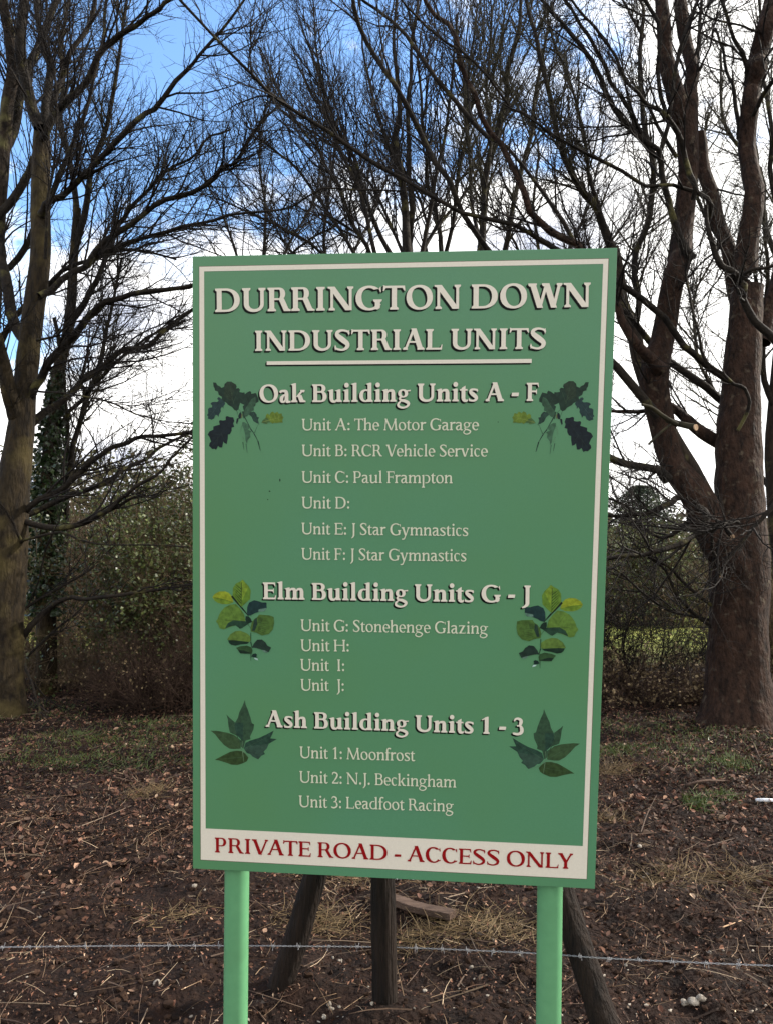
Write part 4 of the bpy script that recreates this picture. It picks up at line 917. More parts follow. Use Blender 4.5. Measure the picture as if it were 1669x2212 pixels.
# slim brown keyline round the border
def keyline(q, w, sgn):
    q = np.array(q); c = q.mean(0); out = []
    o = q + np.sign(q - c) * w * sgn
    for i in range(4): out.append([q[i], q[(i + 1) % 4], o[(i + 1) % 4], o[i]])
    return out
flat('keyline', keyline(o4, .0014, 1), .0005, mat('keyline_brown', (.10, .075, .045), .5), dz=0)

# ---- serif lettering drawn as outlines (cap height 100)
WR = dict(A=778,B=611,C=709,D=774,E=611,F=556,G=763,H=832,I=337,J=333,L=611,M=946,N=831,O=786,P=604,R=668,S=525,T=613,U=778,V=722,W=1000,Y=667,
          a=500,b=553,c=444,d=611,e=479,f=333,g=556,h=582,i=291,k=556,l=291,m=883,n=582,o=546,p=601,r=395,s=424,t=326,u=603,v=565,y=556,z=500)
WB = dict(A=778,B=667,C=722,D=833,E=611,F=556,G=833,H=833,I=389,J=389,L=611,M=1000,N=833,O=833,P=611,R=722,S=611,T=667,U=778,V=778,W=1000,Y=667,
          a=500,b=611,c=444,d=611,e=500,f=389,g=556,h=611,i=333,k=611,l=333,m=889,n=611,o=556,p=611,r=389,s=444,t=333,u=611,v=556,y=556,z=500)
for D_ in (WR, WB):
    for ch in '123': D_[ch] = 500
    D_['.'] = 250; D_[':'] = 250; D_['-'] = 340; D_[' '] = 250
def band(o, i):
    return [[o[k], o[k + 1], i[k + 1], i[k]] for k in range(len(o) - 1)]
class Strip(list): pass
def glyph(c, bold, S, h):
    W = (WB if bold else WR)[c] / 6.92
    sv = 7.5 if bold else 7.0; G = []; XH = 69; AS = 105
    def rc(x0, y0, x1, y1): G.append([(x0, y0), (x1, y0), (x1, y1), (x0, y1)])
    def serif(x, w, y, d, l=1, r=1, s=None, t=None):
        s = s or sv; t = t or h; xl = x - s * l; xr = x + w + s * r
        G.append([(xl, y), (xl, y + d * t * .8), (x, y + d * (t + 4.5)), (x + w, y + d * (t + 4.5)), (xr, y + d * t * .8), (xr, y)])
    def flag(x, w, y):      # slanted pen serif at the top of lower-case stems
        G.append([(x - 8, y - 7), (x - 8, y - 4), (x + w * .55, y + 2), (x + w, y + 2), (x + w, y - 10), (x, y - 10)])
    def stem(x, y0, y1, w=None, bl=1, br=1, tl=1, tr=1):
        w = w or S; rc(x, y0, x + w, y1)
        if bl or br: serif(x, w, y0, 1, bl, br)
        if tl or tr: serif(x, w, y1, -1, tl, tr)
    def ell(cx, cy, rx, ry, a0, a1, n=26, tilt=0., e=2.15):
        out = []
        for k in range(n + 1):
            a = math.radians(a0 + (a1 - a0) * k / n); cc, ss = math.cos(a), math.sin(a)
            x = rx * math.copysign(abs(cc) ** (2 / e), cc); y = ry * math.copysign(abs(ss) ** (2 / e), ss)
            ct, st_ = math.cos(tilt), math.sin(tilt)
            out.append((cx + x * ct - y * st_, cy + x * st_ + y * ct))
        return out
    def arc(cx, cy, rx, ry, w, hh, a0, a1, tilt=.14, n=26, shift=0.):
        o = ell(cx, cy, rx, ry, a0, a1, n); i = ell(cx + shift, cy, rx - w, ry - hh, a0, a1, n, tilt)
        G.append(Strip(band(o, i)))
    def st(pts, n=22):
        P = catmull([p[:2] for p in pts], n); w = catmull([(p[2], 0) for p in pts], n)[:, 0]
        T = np.gradient(P, axis=0); T /= np.linalg.norm(T, axis=1, keepdims=True); Nn = np.stack([-T[:, 1], T[:, 0]], 1)
        a = P + Nn * w[:, None] / 2; b = P - Nn * w[:, None] / 2
        G.append(Strip(band([tuple(q) for q in a], [tuple(q) for q in b])))
    def diag(x0, y0, x1, y1, w):    # horizontal width w
        G.append([(x0, y0), (x0 + w, y0), (x1 + w, y1), (x1, y1)])
    def disc_(cx, cy, r): G.append([(cx + r * math.cos(a), cy + r * math.sin(a)) for a in np.linspace(0, 2 * math.pi, 13)[:-1]])
    S2 = S * .5 + 1.0           # thin stem
    if c == 'I': stem((W - S) / 2, 0, 100)
    elif c in 'DPBR':
        x = 12; stem(x, 0, 100, br=0 if c in 'DB' else 1, tr=0)
        if c == 'D':
            cx = W * .42; rx = W - 6 - cx; rc(x + S, 0, cx, h + 1); rc(x + S, 100 - h - 1, cx, 100); arc(cx, 50, rx, 50, S * 1.12, h + 1, -90, 90, 0)
        else:
            yb = {'P': 42, 'R': 47, 'B': 53}[c]; rr = (100 - yb) / 2; cx = x + S + (W - x - S) * .30; rx = (W - (9 if c != 'R' else 22)) - cx
            if c == 'B': rx -= 3
            rc(x + S, 100 - h, cx, 100); rc(x + S, yb, cx, yb + h); arc(cx, yb + rr, rx, rr, S * 1.0, h, -90, 90, 0, 18)
            if c == 'B': cx2 = cx + 2; rc(x + S, 0, cx2, h + 1); rc(x + S, yb - .5, cx2, yb + h - .5); arc(cx2, (yb + h) / 2, W - 5 - cx2, (yb + h) / 2, S * 1.08, h, -90, 90, 0, 18)
            if c == 'R':
                diag(W - S * 1.0 - 6, 0, cx - 3, yb + h * .8, S * 1.12); G.append([(W - S - 6, 0), (W + 2, 0), (W + 2, h * .7), (W - 4, h), (W - 10, h + 4)])
    elif c == 'U':
        xl, xr = 12, W - 12 - S * .72; stem(xl, 34, 100, S, 0, 0); stem(xr, 34, 100, S * .72, 0, 0, 1, 1)
        cx = (xl + xr + S * .72) / 2; o = ell(cx, 34, cx - xl, 36, 180, 360, 28); i = ell((xl + S + xr) / 2, 34, (xr - xl - S) / 2, 36 - h * 1.5, 180, 360, 28); G.append(Strip(band(o, i)))
    elif c == 'N':
        xl, xr = 15, W - 13 - S2; stem(xl, 0, 100, S2 , tl=0, tr=0); stem(xr, 0, 100, S2, 0, 0); diag(xr + S2 - S * 1.25, 0, 5, 100, S * 1.3)
        G.append([(3, 100), (3, 100 - h * .8), (16, 100 - h - 2), (18, 100)])
    elif c in 'OQ': arc(W / 2, 50, W / 2 - 4, 52, S * 1.1, h + 1.5, 0, 360, .22, 44)
    elif c in 'CG':
        cx = W / 2 + 2; a1 = 318 if c == 'C' else 330
        arc(cx, 50, cx - 4, 52, S * 1.1, h + 1.5, 46, a1, .16, 40, 1.5)
        G.append([(W - 17, 88), (W - 9, 98), (W - 7, 74), (W - 11, 74), (W - 13, 80)])
        if c == 'C': st([(cx + (cx - 4) * .70, 12, h + 2), (W - 6, 20, 3)], 4)
        else: rc(W - 11 - S, 8, W - 11, 44); serif(W - 11 - S, S, 44, -1); G.append([(W - 11 - S, 8), (W - 11, 8), (W - 22, 1), (W - 26 - S * .4, 4)])
    elif c == 'T':
        stem((W - S) / 2, 0, 100, tl=0, tr=0); rc(3, 100 - h * 1.1, W - 3, 100)
        G.append([(3, 100), (1, 78), (5, 78), (13, 100 - h * 1.1), (15, 100)]); G.append([(W - 3, 100), (W - 1, 78), (W - 5, 78), (W - 13, 100 - h * 1.1), (W - 15, 100)])
        G.append([(1, 100), (3, 103), (12, 100)])
    elif c in 'EFL':
        x = 12; stem(x, 0, 100, br=0 if c != 'F' else 1, tr=0 if c != 'L' else 1)
        R_ = W - 6
        if c != 'L':
            rc(x + S, 100 - h * 1.1, R_ - 2, 100); G.append([(R_ - 2, 100 - h), (R_, 76), (R_ - 3.5, 76), (R_ - 9, 100 - h), (R_ - 12, 100 - h)])
            rc(x + S, 48, R_ - 14, 48 + h * 1.05); G.append([(R_ - 14, 38), (R_ - 11, 38), (R_ - 11, 64), (R_ - 14, 64), (R_ - 18, 48 + h), (R_ - 18, 48)])
        if c != 'F':
            rc(x + S, 0, R_, h * 1.1); G.append([(R_, h * .3), (R_ + 3, 25), (R_ - .5, 25), (R_ - 8, h), (R_ - 12, h)])
    elif c == 'H':
        stem(12, 0, 100); stem(W - 12 - S, 0, 100); rc(12 + S, 49, W - 12 - S, 49 + h)
    elif c == 'J':
        x = W - 12 - S; stem(x, 4, 100, bl=0, br=0); st([(x + S / 2, 6, S), (x + S / 2 - 1, -8, S * .95), (x - 3, -22, S * .6), (x - S * .9, -29, h * .9)], 12)
    elif c == 'A':
        ax = W / 2 + 2; diag(8, 0, ax - S2 * .9, 98, S2 + 1); diag(W - 10 - S * 1.15, 0, ax - S * .75, 104, S * 1.2)
        serif(8, S2, 0, 1, s=6); serif(W - 9 - S * 1.1, S * 1.05, 0, 1, s=6); rc(W * .27, 34, W * .70, 34 + h)
    elif c == 'V':
        ax = W / 2; diag(ax - S * .55, -1, 8, 100, S * 1.2); diag(ax - S * .2, -1, W - 9 - S2, 100, S2 + 1); serif(8, S * 1.1, 100, -1, s=6); serif(W - 9 - S2, S2, 100, -1, s=6)
    elif c == 'W':
        w1 = S * 1.12; diag(W * .27, -1, 6, 100, w1); diag(W * .30, -1, W * .50 - S2 * .2, 96, S2 + 1); diag(W * .67, -1, W * .44, 100, w1); diag(W * .70, -1, W - 8 - S2, 100, S2 + 1)
        serif(6, w1, 100, -1, s=5.5); serif(W - 8 - S2, S2, 100, -1, s=6); serif(W * .44, w1 * .6, 100, -1, 1, 0, s=6)
    elif c == 'Y':
        stem((W - S) / 2, 0, 46, tl=0, tr=0); diag((W - S) / 2 - 0.5, 42, 5, 100, S * 1.15); diag((W + S) / 2 - S2 - 2, 42, W - 9 - S2, 100, S2 + 1.5); serif(5, S * 1.1, 100, -1, s=4); serif(W - 9 - S2, S2, 100, -1, s=5)
    elif c == 'M':
        diag(10, 0, 20, 100, S2); serif(10, S2, 0, 1, s=6); diag(W * .47, 0, 14, 100, S * 1.1); diag(W * .50, 0, W - 20 - S * .6, 96, S2 + .5); diag(W - 10 - S, 0, W - 20 - S, 100, S)
        serif(W - 10 - S, S, 0, 1, s=6); serif(20, S * .6, 100, -1, 1, 0, s=6); serif(W - 20 - S, S, 100, -1, 0, 1, s=5)
    elif c in 'Ss':
        H = 100 if c == 'S' else XH; f = H / 100; k = 1 if c == 'S' else .86; L_, R_ = (8, W - 8) if c == 'S' else (7, W - 6); w = S * k; mid = (L_ + R_) / 2
        st([(R_ - 3, 80 * f, h), (R_ - 7, 91 * f, h * 1.2), (mid + 1, 102 * f - h / 2, h * 1.2), (L_ + w * .65, 90 * f, w * .75), (L_ + w * .5, 74 * f, w * 1.0),
            (mid, 53 * f, w * 1.2), (R_ - w * .5, 32 * f, w * 1.05), (R_ - w * .65, 13 * f, w * .8), (mid - 1, -2 * f + h / 2, h * 1.2), (L_ + 5, 9 * f, h * 1.2), (L_ + 1, 21 * f, h * .9)], 40)
        rc(R_ - 4.5, 74 * f, R_ - 1.2, 99 * f); rc(L_ - .5, 1 * f, L_ + 2.8, 26 * f)
    elif c == 'o': arc(W / 2, XH / 2, W / 2 - 4.5, XH / 2 + 1.5, S * .98, h * 1.0, 0, 360, .22, 36)
    elif c in 'ce':
        cx = W / 2 + 2; arc(cx, XH / 2, cx - 4.5, XH / 2 + 1.5, S * .98, h * 1.0, 50 if c == 'c' else 0, 312, .2, 34)
        if c == 'c': G.append([(W - 12, 52), (W - 7, 52), (W - 6.5, 65), (W - 14, 68)])
        else: rc(S * .8 + 4, 33, 2 * cx - 5.5, 33 + h * .95)
    elif c in 'nmhru':
        x = 11
        if c == 'u':
            flag(x, S, XH); rc(x, 18, x + S, XH - 8); xr = W - 11 - S; rc(xr, 0, xr + S, XH - 8); flag(xr, S, XH); serif(xr, S, 0, 1, 0, 1)
            st([(x + S / 2, 20, S), (x + S * .7, 8, S * .85), (x + S + 6, 2.5, h * 1.5), ((x + S + xr) / 2 + 4, 5, h * 1.2), (xr + 1, 15, h * .9)], 18)
        else:
            if c == 'h': rc(x, 0, x + S, AS - 5); flag(x, S, AS)
            else: rc(x, 0, x + S, XH - 8); flag(x, S, XH)
            serif(x, S, 0, 1)
            if c == 'r':
                st([(x + S - 1, 50, h), (x + S + 5, 60, h * 1.5), (W - 8, 64, h * 1.9), (W - 1, 60, h * 1.3)], 12)
            else:
                legs = [W - 11 - S] if c != 'm' else [(W - S) / 2, W - 11 - S]; xp = x
                for xr in legs:
                    g_ = xr - xp
                    st([(xp + S - 1, 50, h * .9), (xp + S + (g_ - S) * .28, 60, h * 1.2), (xp + S + (g_ - S) * .66, XH - h * .75, h * 1.5), (xr + S * .35, XH - 9, S * .8), (xr + S / 2, XH - 22, S)], 16)
                    rc(xr, 0, xr + S, XH - 21); serif(xr, S, 0, 1); xp = xr
    elif c in 'il':
        x = (W - S) / 2 + 1; H = XH if c == 'i' else AS; rc(x, 0, x + S, H - 8); flag(x, S, H); serif(x, S, 0, 1)
        if c == 'i': disc_(x + S / 2, 94, S * .62)
    elif c == 'k':
        x = 10; rc(x, 0, x + S, AS - 5); flag(x, S, AS); serif(x, S, 0, 1); diag(x + S - 1, 30, W - 24, XH, S2 + 3); serif(W - 26, S2 + 4, XH, -1, s=5)
        diag(W - 12 - S, 0, x + S + 6, 40, S * 1.2); G.append([(W - 12 - S, 0), (W + 1, 0), (W + 1, h * .8), (W - 10, h + 4)])
    elif c in 'bp':
        x = 10; cx = W / 2 + 3
        if c == 'b': rc(x, 3, x + S, AS - 5); flag(x, S, AS)
        else: rc(x, -38, x + S, XH - 8); flag(x, S, XH); serif(x, S, -38, 1)
        arc(cx, XH / 2, W - 4.5 - cx, XH / 2 + 1, S * .98, h, -110, 110, 0, 24, 0)
    elif c == 'd':
        xr = W - 12 - S; rc(xr, 0, xr + S, AS - 5); flag(xr, S, AS); serif(xr, S, 0, 1, 0, 1); cx = W / 2 - 2; arc(cx, XH / 2, cx - 4.5, XH / 2 + 1, S * .98, h, 68, 300, 0, 26)
        st([(cx + 6, 1.5 + h / 2, h * 1.1), (xr + 1, 12, h)], 6)
    elif c == 'a':
        xr = W - 14 - S; rc(xr, 8, xr + S, 48); st([(8, 54, S * .55), (14, 62, h * 1.5), (W * .42, XH - h * .6, h * 1.5), (xr + S * .35, 60, S * .85), (xr + S / 2, 46, S)], 18)
        st([(xr + S / 2, 9, S), (xr + S * .75, 3, S * .7), (W - 1, 3, h * .9)], 8)
        st([(xr + 1, 42, h), (W * .36, 36, h * 1.5), (4 + S * .55, 22, S * .95), (W * .24, 6, S * .75), (W * .44, 3, h * 1.2), (xr + 2, 13, h)], 24)
    elif c == 'f':
        x = 13; rc(x, 0, x + S, 84); serif(x, S, 0, 1); rc(3, XH - h - 1, W - 2, XH - 1); st([(x + S / 2, 82, S), (x + S * .7, 95, S * .8), (x + S + 9, 103, h * 1.5), (W + 6, 99, h * 1.8)], 12)
    elif c == 't':
        x = 11; rc(x, 14, x + S, XH + 4); G.append([(x, XH), (x, XH + 4), (x + S, XH + 18), (x + S, XH)]); rc(2, XH - h - 1, W - 3, XH - 1)
        st([(x + S / 2, 16, S), (x + S * .75, 6, S * .85), (x + S + 6, 3, h * 1.4), (W - 1, 9, h)], 12)
    elif c == 'g':
        cx = W * .44; arc(cx, 46, cx - 6, 23.5, S * .85, h * .9, 0, 360, .1, 26); G.append([(cx + 12, 62), (W - 1, 66), (W - 1, 58), (cx + 16, 56)])
        st([(cx - 12, 27, h * 1.1), (cx - 20, 17, h * 1.3), (cx - 10, 8, h * 1.6), (cx + 10, 4, S * .75), (W - 6 - S * .3, -9, S * .8), (W * .72, -27, h * 1.3), (W * .40, -33.5, h * 1.2), (9, -24, S * .62), (9, -10, S * .55), (cx - 12, 4, h * .8)], 40)
    elif c in 'vy':
        ax = W / 2; diag(ax - S * .5, -1, 8, XH, S * 1.12); diag(ax - S * .1, -1, W - 8 - S2, XH, S2 + 1); serif(8, S, XH, -1, s=6); serif(W - 8 - S2, S2, XH, -1, s=6)
        if c == 'y': st([(ax + 3, 4, S2 + 2), (ax - 6, -18, S2 + 1), (ax - 14, -31, S * .7), (6, -33, S * .55)], 12)
    elif c == 'z': rc(8, XH - h, W - 8, XH); rc(6, 0, W - 6, h); diag(6, 0, W - 10 - S * 1.1, XH, S * 1.2); rc(6, XH - 16, 9, XH); rc(W - 9, 0, W - 6, 16)
    elif c == '1': x = (W - S) / 2 + 1; stem(x, 0, 99, tl=0, tr=0); G.append([(x - 17, 80), (x - 17, 86), (x + S * .6, 103), (x + S, 103), (x + S, 88), (x, 86)])
    elif c == '2':
        st([(9, 76, h), (14, 92, h * 1.4), (W * .46, 100 - h * .5, h * 1.6), (W - 12 - S * .4, 84, S * .9), (W - 14 - S * .4, 62, S), (W * .46, 34, S * .75), (9, 7, h * 1.2)], 32); rc(6, 0, W - 6, S * .75); G.append([(W - 6, 0), (W - 2, 20), (W - 6, 20), (W - 12, S * .7)])
    elif c == '3':
        st([(9, 80, h), (16, 93, h * 1.3), (W * .46, 101 - h * .5, h * 1.6), (W - 14 - S * .4, 86, S * .85), (W - 16 - S * .4, 68, S * .85), (W * .55, 56, h * 1.2), (W * .34, 53, h * .8)], 26)
        st([(W * .36, 54, h * .8), (W * .62, 53, h * 1.4), (W - 7 - S * .5, 36, S * .95), (W - 9 - S * .5, 15, S * .9), (W * .44, 1 + h * .3, h * 1.7), (8, 7, h * 1.5), (5, 13, h)], 28)
    elif c == '.': disc_(W / 2, S * .6, S * .68)
    elif c == ':': disc_(W / 2, S * .6, S * .68); disc_(W / 2, 56, S * .68)
    elif c == '-': G.append([(3, 27), (W - 6, 27), (W - 3, 27 + S * .85), (6, 27 + S * .85)])
    return G, W
KERN = {('T', 'h'): -3, ('P', 'a'): -5, ('F', 'r'): -5, ('A', 'T'): -9, ('V', 'A'): -10, ('A', 'V'): -10, ('V', 'e'): -7, ('R', 'O'): -1, ('L', 'Y'): -8, ('I', 'V'): -2, ('f', 'r'): -2, ('r', 'a'): -1}
def layout(txt, bold, S, h, track=0.):
    x = 0; out = []; prev = None; wi = 0
    for ch in txt:
        if ch == ' ' and prev != ' ': wi += 1
        x += KERN.get((prev, ch), 0)
        G, W = glyph(ch, bold, S, h)
        for k, g in enumerate(G):
            for q in (g if isinstance(g, Strip) else [g]): out.append(([(px + x, py) for px, py in q], k, wi))
        x += W + track; prev = ch
    return out
def text(txt, lx, ly, rx, ry, cap, bold, S, h, m, shadow=None, z=.0014, word=None):
    pcs = layout(txt, bold, S, h)
    xs = [p[0] for q, _, _ in pcs for p in q]; x0, x1 = min(xs), max(xs)
    A, B = uv(lx, ly), uv(rx, ry); dirv = (B - A); Ln = np.linalg.norm(dirv); dirv /= Ln; nv = np.array([-dirv[1], dirv[0]])
    cm = (np.linalg.norm(uv(lx, ly - cap) - A) + np.linalg.norm(uv(rx, ry - cap) - B)) / 2 / 100; sx_ = Ln / (x1 - x0)
    def place(q, du=0, dv=0): return [A + dirv * ((p[0] - x0) * sx_ + du) + nv * (p[1] * cm + dv) for p in q]
    words = txt.split()
    def build(name, mm_, zb, offs):
        for wi_ in sorted(set(w_ for _, _, w_ in pcs)): build_word(name, mm_, zb, offs, wi_, words[wi_])
    def build_word(name, mm_, zb, offs, wi_, wtxt):
        V, Fc = [], []
        for oi, (du, dv) in enumerate(offs):
            for q, k, w_ in pcs:
                if w_ != wi_: continue
                pts = place(q, du, dv); b0 = len(V); zz = zb + .00003 * k - .00025 * oi
                for p in pts: V.append(W3(p[0], p[1], zz))
                tris = [list(range(len(pts)))] if len(pts) <= 4 else tessellate_polygon([[Vector((p[0], p[1], 0)) for p in pts]])
                for tr in tris:
                    a_, b_, c_ = pts[tr[0]], pts[tr[1]], pts[tr[2]]
                    s_ = (b_[0] - a_[0]) * (c_[1] - a_[1]) - (b_[1] - a_[1]) * (c_[0] - a_[0]); tr = [b0 + i for i in tr]; Fc.append(tr if s_ > 0 else tr[::-1])
        o = mesh_obj(name, np.array(V), Fc, mm_)
        for v in o.data.vertices: v.co = v.co - sign.location
        o.parent = board; o['label'] = 'printed ' + wtxt if name == 'lettering' else 'black printed drop shadow of ' + wtxt
        return o
    build('lettering', m, z + .0006, [(0, 0)])
    if shadow: build('lettering_shadow', M_black, z, [(shadow[0] * f, shadow[1] * f) for f in (.4, .75, 1.0)])
SH = (-.0056, -.0050)
text('DURRINGTON DOWN', 577.2, 835.2, 1577, 821.5, 64, True, 22, 8.5, M_cream, SH)
text('INDUSTRIAL UNITS', 683.9, 939.1, 1458, 933.5, 55, True, 22, 8.5, M_cream, SH)
text('Oak Building Units A - F', 695.6, 1076.7, 1439.3, 1072.7, 48, True, 22.5, 9, M_cream, (-.0047, -.0043))
text('Elm Building Units G - J', 705, 1602.5, 1417.7, 1612.3, 45.5, True, 22.5, 9, M_cream, (-.0047, -.0043))
text('Ash Building Units 1 - 3', 712, 1944, 1399, 1965.6, 44, True, 22.5, 9, M_cream, (-.0047, -.0043))
text('PRIVATE ROAD - ACCESS ONLY', 576.5, 2279.4, 1530.2, 2324, 40.6, True, 18.5, 7.5, M_red)
for tx, lx, ly, rx, ry in (('Unit A: The Motor Garage', 808.7, 1151.4, 1280, 1150.9), ('Unit B: RCR Vehicle Service', 808.7, 1220.4, 1303.4, 1221.4), ('Unit C: Paul Frampton', 808.6, 1291.3, 1209.2, 1292.8),
    ('Unit D:', 808.6, 1359.9, 935.1, 1360.6), ('Unit E: J Star Gymnastics', 807.9, 1428.9, 1250.9, 1433.8), ('Unit F: J Star Gymnastics', 807.9, 1496.6, 1245.9, 1501.6),
    ('Unit G: Stonehenge Glazing', 805.8, 1687.4, 1303.7, 1695.6), ('Unit H:', 805.8, 1741.1, 933.7, 1742.6), ('Unit  I:', 805.1, 1793.4, 921.5, 1795.0), ('Unit  J:', 805.8, 1847.0, 920.5, 1848.2),
    ('Unit 1: Moonfrost', 803, 2027.2, 1109.6, 2035.6), ('Unit 2: N.J. Beckingham', 802.3, 2092.8, 1218.9, 2106.3), ('Unit 3: Leadfoot Racing', 800.9, 2158.2, 1212.1, 2170.6)):
    text(tx, lx, ly, rx, ry, 31.2, False, 15.0, 7.0, M_cream2)
ru = uvl([(714.7,966.8),(1420.6,960.3),(1420.6,971.0),(714.7,976.2)])
flat('rule_line', [ru], .0016, M_cream)
flat('rule_shadow', [[p + np.array([-.0043, -.0040]) * f for p in ru] for f in (.5, 1.)], .0008, M_black, dz=.0002)

# ---- printed leaves
def crop(pts, ox, oy, k): return [(ox + x * k, oy + y * k) for x, y in pts]
def serrate(pts, amp, step=26):
    out = []; n = len(pts)
    for i in range(n):
        a, b = np.array(pts[i], float), np.array(pts[(i + 1) % n], float); L_ = np.linalg.norm(b - a); k = max(1, int(L_ / step))
        nv = np.array([(b - a)[1], -(b - a)[0]]) / (L_ + 1e-9)
        for j in range(k):
            p = a + (b - a) * j / k; out.append(tuple(p)); out.append(tuple(a + (b - a) * (j + .75) / k + nv * amp))
    return out
def vein(x0, y0, x1, y1, w=6):
    d = np.array([x1 - x0, y1 - y0], float); n_ = np.array([-d[1], d[0]]) / (np.linalg.norm(d) + 1e-9) * w / 2
    return [(x0 + n_[0], y0 + n_[1]), (x0 - n_[0], y0 - n_[1]), (x1 - n_[0] * .4, y1 - n_[1] * .4), (x1 + n_[0] * .4, y1 + n_[1] * .4)]
DK, DK2, DB, MG, YG, LG = (.012, .030, .020), (.018, .034, .020), (.006, .012, .016), (.032, .078, .045), (.13, .20, .025), (.09, .17, .03)
BL = (.015, .035, .036)
oak = []
def add(lst, pts, col): lst.append((pts, col))
add(oak, [(165,560),(190,530),(240,520),(290,525),(320,500),(290,465),(310,435),(345,440),(375,480),(430,520),(440,560),(410,600),(405,650),(385,610),(355,650),(360,700),(325,760),(315,805),(290,765),(255,770),(235,830),(185,855),(150,840),(118,835),(125,790),(100,770),(125,735),(120,655),(150,630),(195,625),(200,590)], BL)
add(oak, [(215,160),(270,165),(300,215),(345,235),(370,265),(420,240),(430,190),(480,145),(560,145),(600,190),(640,195),(655,240),(640,275),(690,265),(715,295),(705,340),(760,350),(800,345),(805,380),(850,345),(905,320),(925,345),(925,375),(1010,355),(1025,385),(1060,470),(1060,520),(1010,545),(1000,590),(970,620),(975,680),(930,700),(940,735),(860,770),(850,790),(800,800),(775,760),(790,700),(765,605),(800,580),(755,560),(720,540),(700,600),(690,660),(650,690),(610,670),(570,620),(490,575),(470,545),(430,520),(370,480),(380,430),(320,390),(305,330),(250,310),(245,270),(225,240)], DK)
add(oak, [(470,150),(560,150),(640,200),(600,360),(560,500),(500,480),(420,420),(430,260)], DK2)
add(oak, [(930,470),(1000,430),(1010,545),(970,620),(975,680),(930,700),(850,790),(800,800),(780,700),(850,600)], MG)
add(oak, [(875,750),(960,700),(990,710),(1025,760),(1030,800),(1070,810),(1050,860),(1070,930),(1030,920),(965,880),(930,800)], (.016,.042,.030))
add(oak, [(450,800),(480,785),(530,805),(590,810),(610,880),(590,920),(610,990),(560,1000),(560,1060),(530,1120),(490,1130),(490,1200),(470,1305),(430,1290),(405,1260),(385,1370),(340,1370),(310,1340),(270,1415),(245,1395),(200,1400),(140,1340),(150,1290),(180,1260),(150,1180),(115,1130),(150,1070),(220,1040),(220,980),(300,955),(340,945),(325,890),(340,860),(400,870),(450,860)], DB)
add(oak, vein(200,1340,540,880,10), (.012,.022,.02)); add(oak, vein(340,1130,170,1110,7), (.014,.026,.026)); add(oak, vein(360,1100,450,1270,8), (.018,.03,.022)); add(oak, vein(300,1180,290,1390,7), (.018,.03,.022))
add(oak, [(1112,910),(1140,860),(1190,820),(1200,765),(1230,738),(1265,770),(1290,720),(1330,700),(1360,735),(1410,705),(1440,745),(1490,735),(1500,785),(1525,810),(1500,860),(1510,910),(1450,905),(1400,915),(1350,905),(1325,930),(1290,905),(1240,905),(1215,935),(1170,925)], (.105,.165,.022))
add(oak, [(1112,910),(1140,860),(1190,820),(1240,840),(1290,905),(1240,905),(1215,935),(1170,925)], (.06,.12,.04))
add(oak, [(705,730),(735,710),(745,780),(725,830),(690,835),(685,790)], DB); add(oak, [(655,830),(690,825),(680,880),(660,935),(645,915)], DB); add(oak, [(745,740),(765,760),(755,820),(735,825)], (.10,.12,.05))
add(oak, [(760,900),(800,900),(870,940),(900,1000),(860,1040),(930,1070),(900,1100),(910,1170),(860,1230),(845,1300),(820,1240),(810,1120),(790,1040),(760,960)], (.045,.11,.062))
add(oak, vein(655,690,690,790,7), DK); add(oak, vein(700,665,745,720,6), DK); add(oak, vein(800,800,920,1030,14), DB); add(oak, vein(910,1020,985,1120,18), DB); add(oak, vein(975,1110,1050,1250,15), DB); add(oak, vein(1050,1250,1095,1430,18), DB)
add(oak, vein(985,1100,1050,950,8), DK); add(oak, vein(1050,950,1085,930,6), DK); add(oak, vein(770,1270,790,1410,14), (.02,.05,.03)); add(oak, vein(830,1300,850,1470,14), (.04,.10,.06)); add(oak, vein(770,700,790,830,30), (.02,.05,.03))
add(oak, vein(745,960,720,1120,10), (.10,.19,.11)); add(oak, vein(760,1150,800,1250,12), (.10,.19,.11))
for v_ in ((600,560,520,170,9),(590,500,440,300,7),(600,520,690,300,7),(590,450,460,420,6),(580,380,480,240,6),(900,680,1000,440,8),(900,650,830,450,6),(940,600,1010,560,5)): add(oak, vein(*v_), (.035,.065,.038))
for v_ in ((150,800,330,560,8),(220,720,140,690,5),(260,660,210,560,5),(230,720,270,790,5),(960,730,1050,900,6)): add(oak, vein(*v_), (.035,.062,.062))
for v_ in ((1130,900,1500,800,8),(1290,860,1260,770,5),(1380,830,1350,740,5),(1440,815,1420,740,5),(1330,850,1370,905,5),(1420,825,1460,890,5)): add(oak, vein(*v_), (.19,.25,.06))
elm = []
add(elm, serrate([(80,480),(130,410),(230,355),(350,350),(440,385),(500,450),(545,590),(440,635),(290,632),(190,600),(130,560)], 5), (.20,.25,.02))
add(elm, [(130,560),(100,490),(300,510),(545,590),(440,632),(290,630),(190,600)], (.11,.19,.02)); add(elm, vein(100,485,545,590,9), (.05,.08,.01)); add(elm, vein(330,500,200,380,5), (.09,.12,.01))
add(elm, serrate([(530,430),(540,270),(600,180),(700,130),(755,90),(800,150),(880,230),(930,330),(915,520),(820,610),(740,680),(715,700),(640,640),(560,540)], 6), (.09,.17,.022))
add(elm, [(755,95),(830,190),(880,260),(800,420),(735,560),(735,250),(700,140)], (.14,.22,.024))
for i_ in range(6): add(elm, vein(720, 300 + i_ * 65, 590, 190 + i_ * 55, 16), (.018,.04,.012))
add(elm, vein(725,150,720,720,14), (.02,.035,.012)); add(elm, vein(510,455,770,770,42), (.008,.016,.010)); add(elm, vein(730,710,880,900,34), (.008,.016,.010))
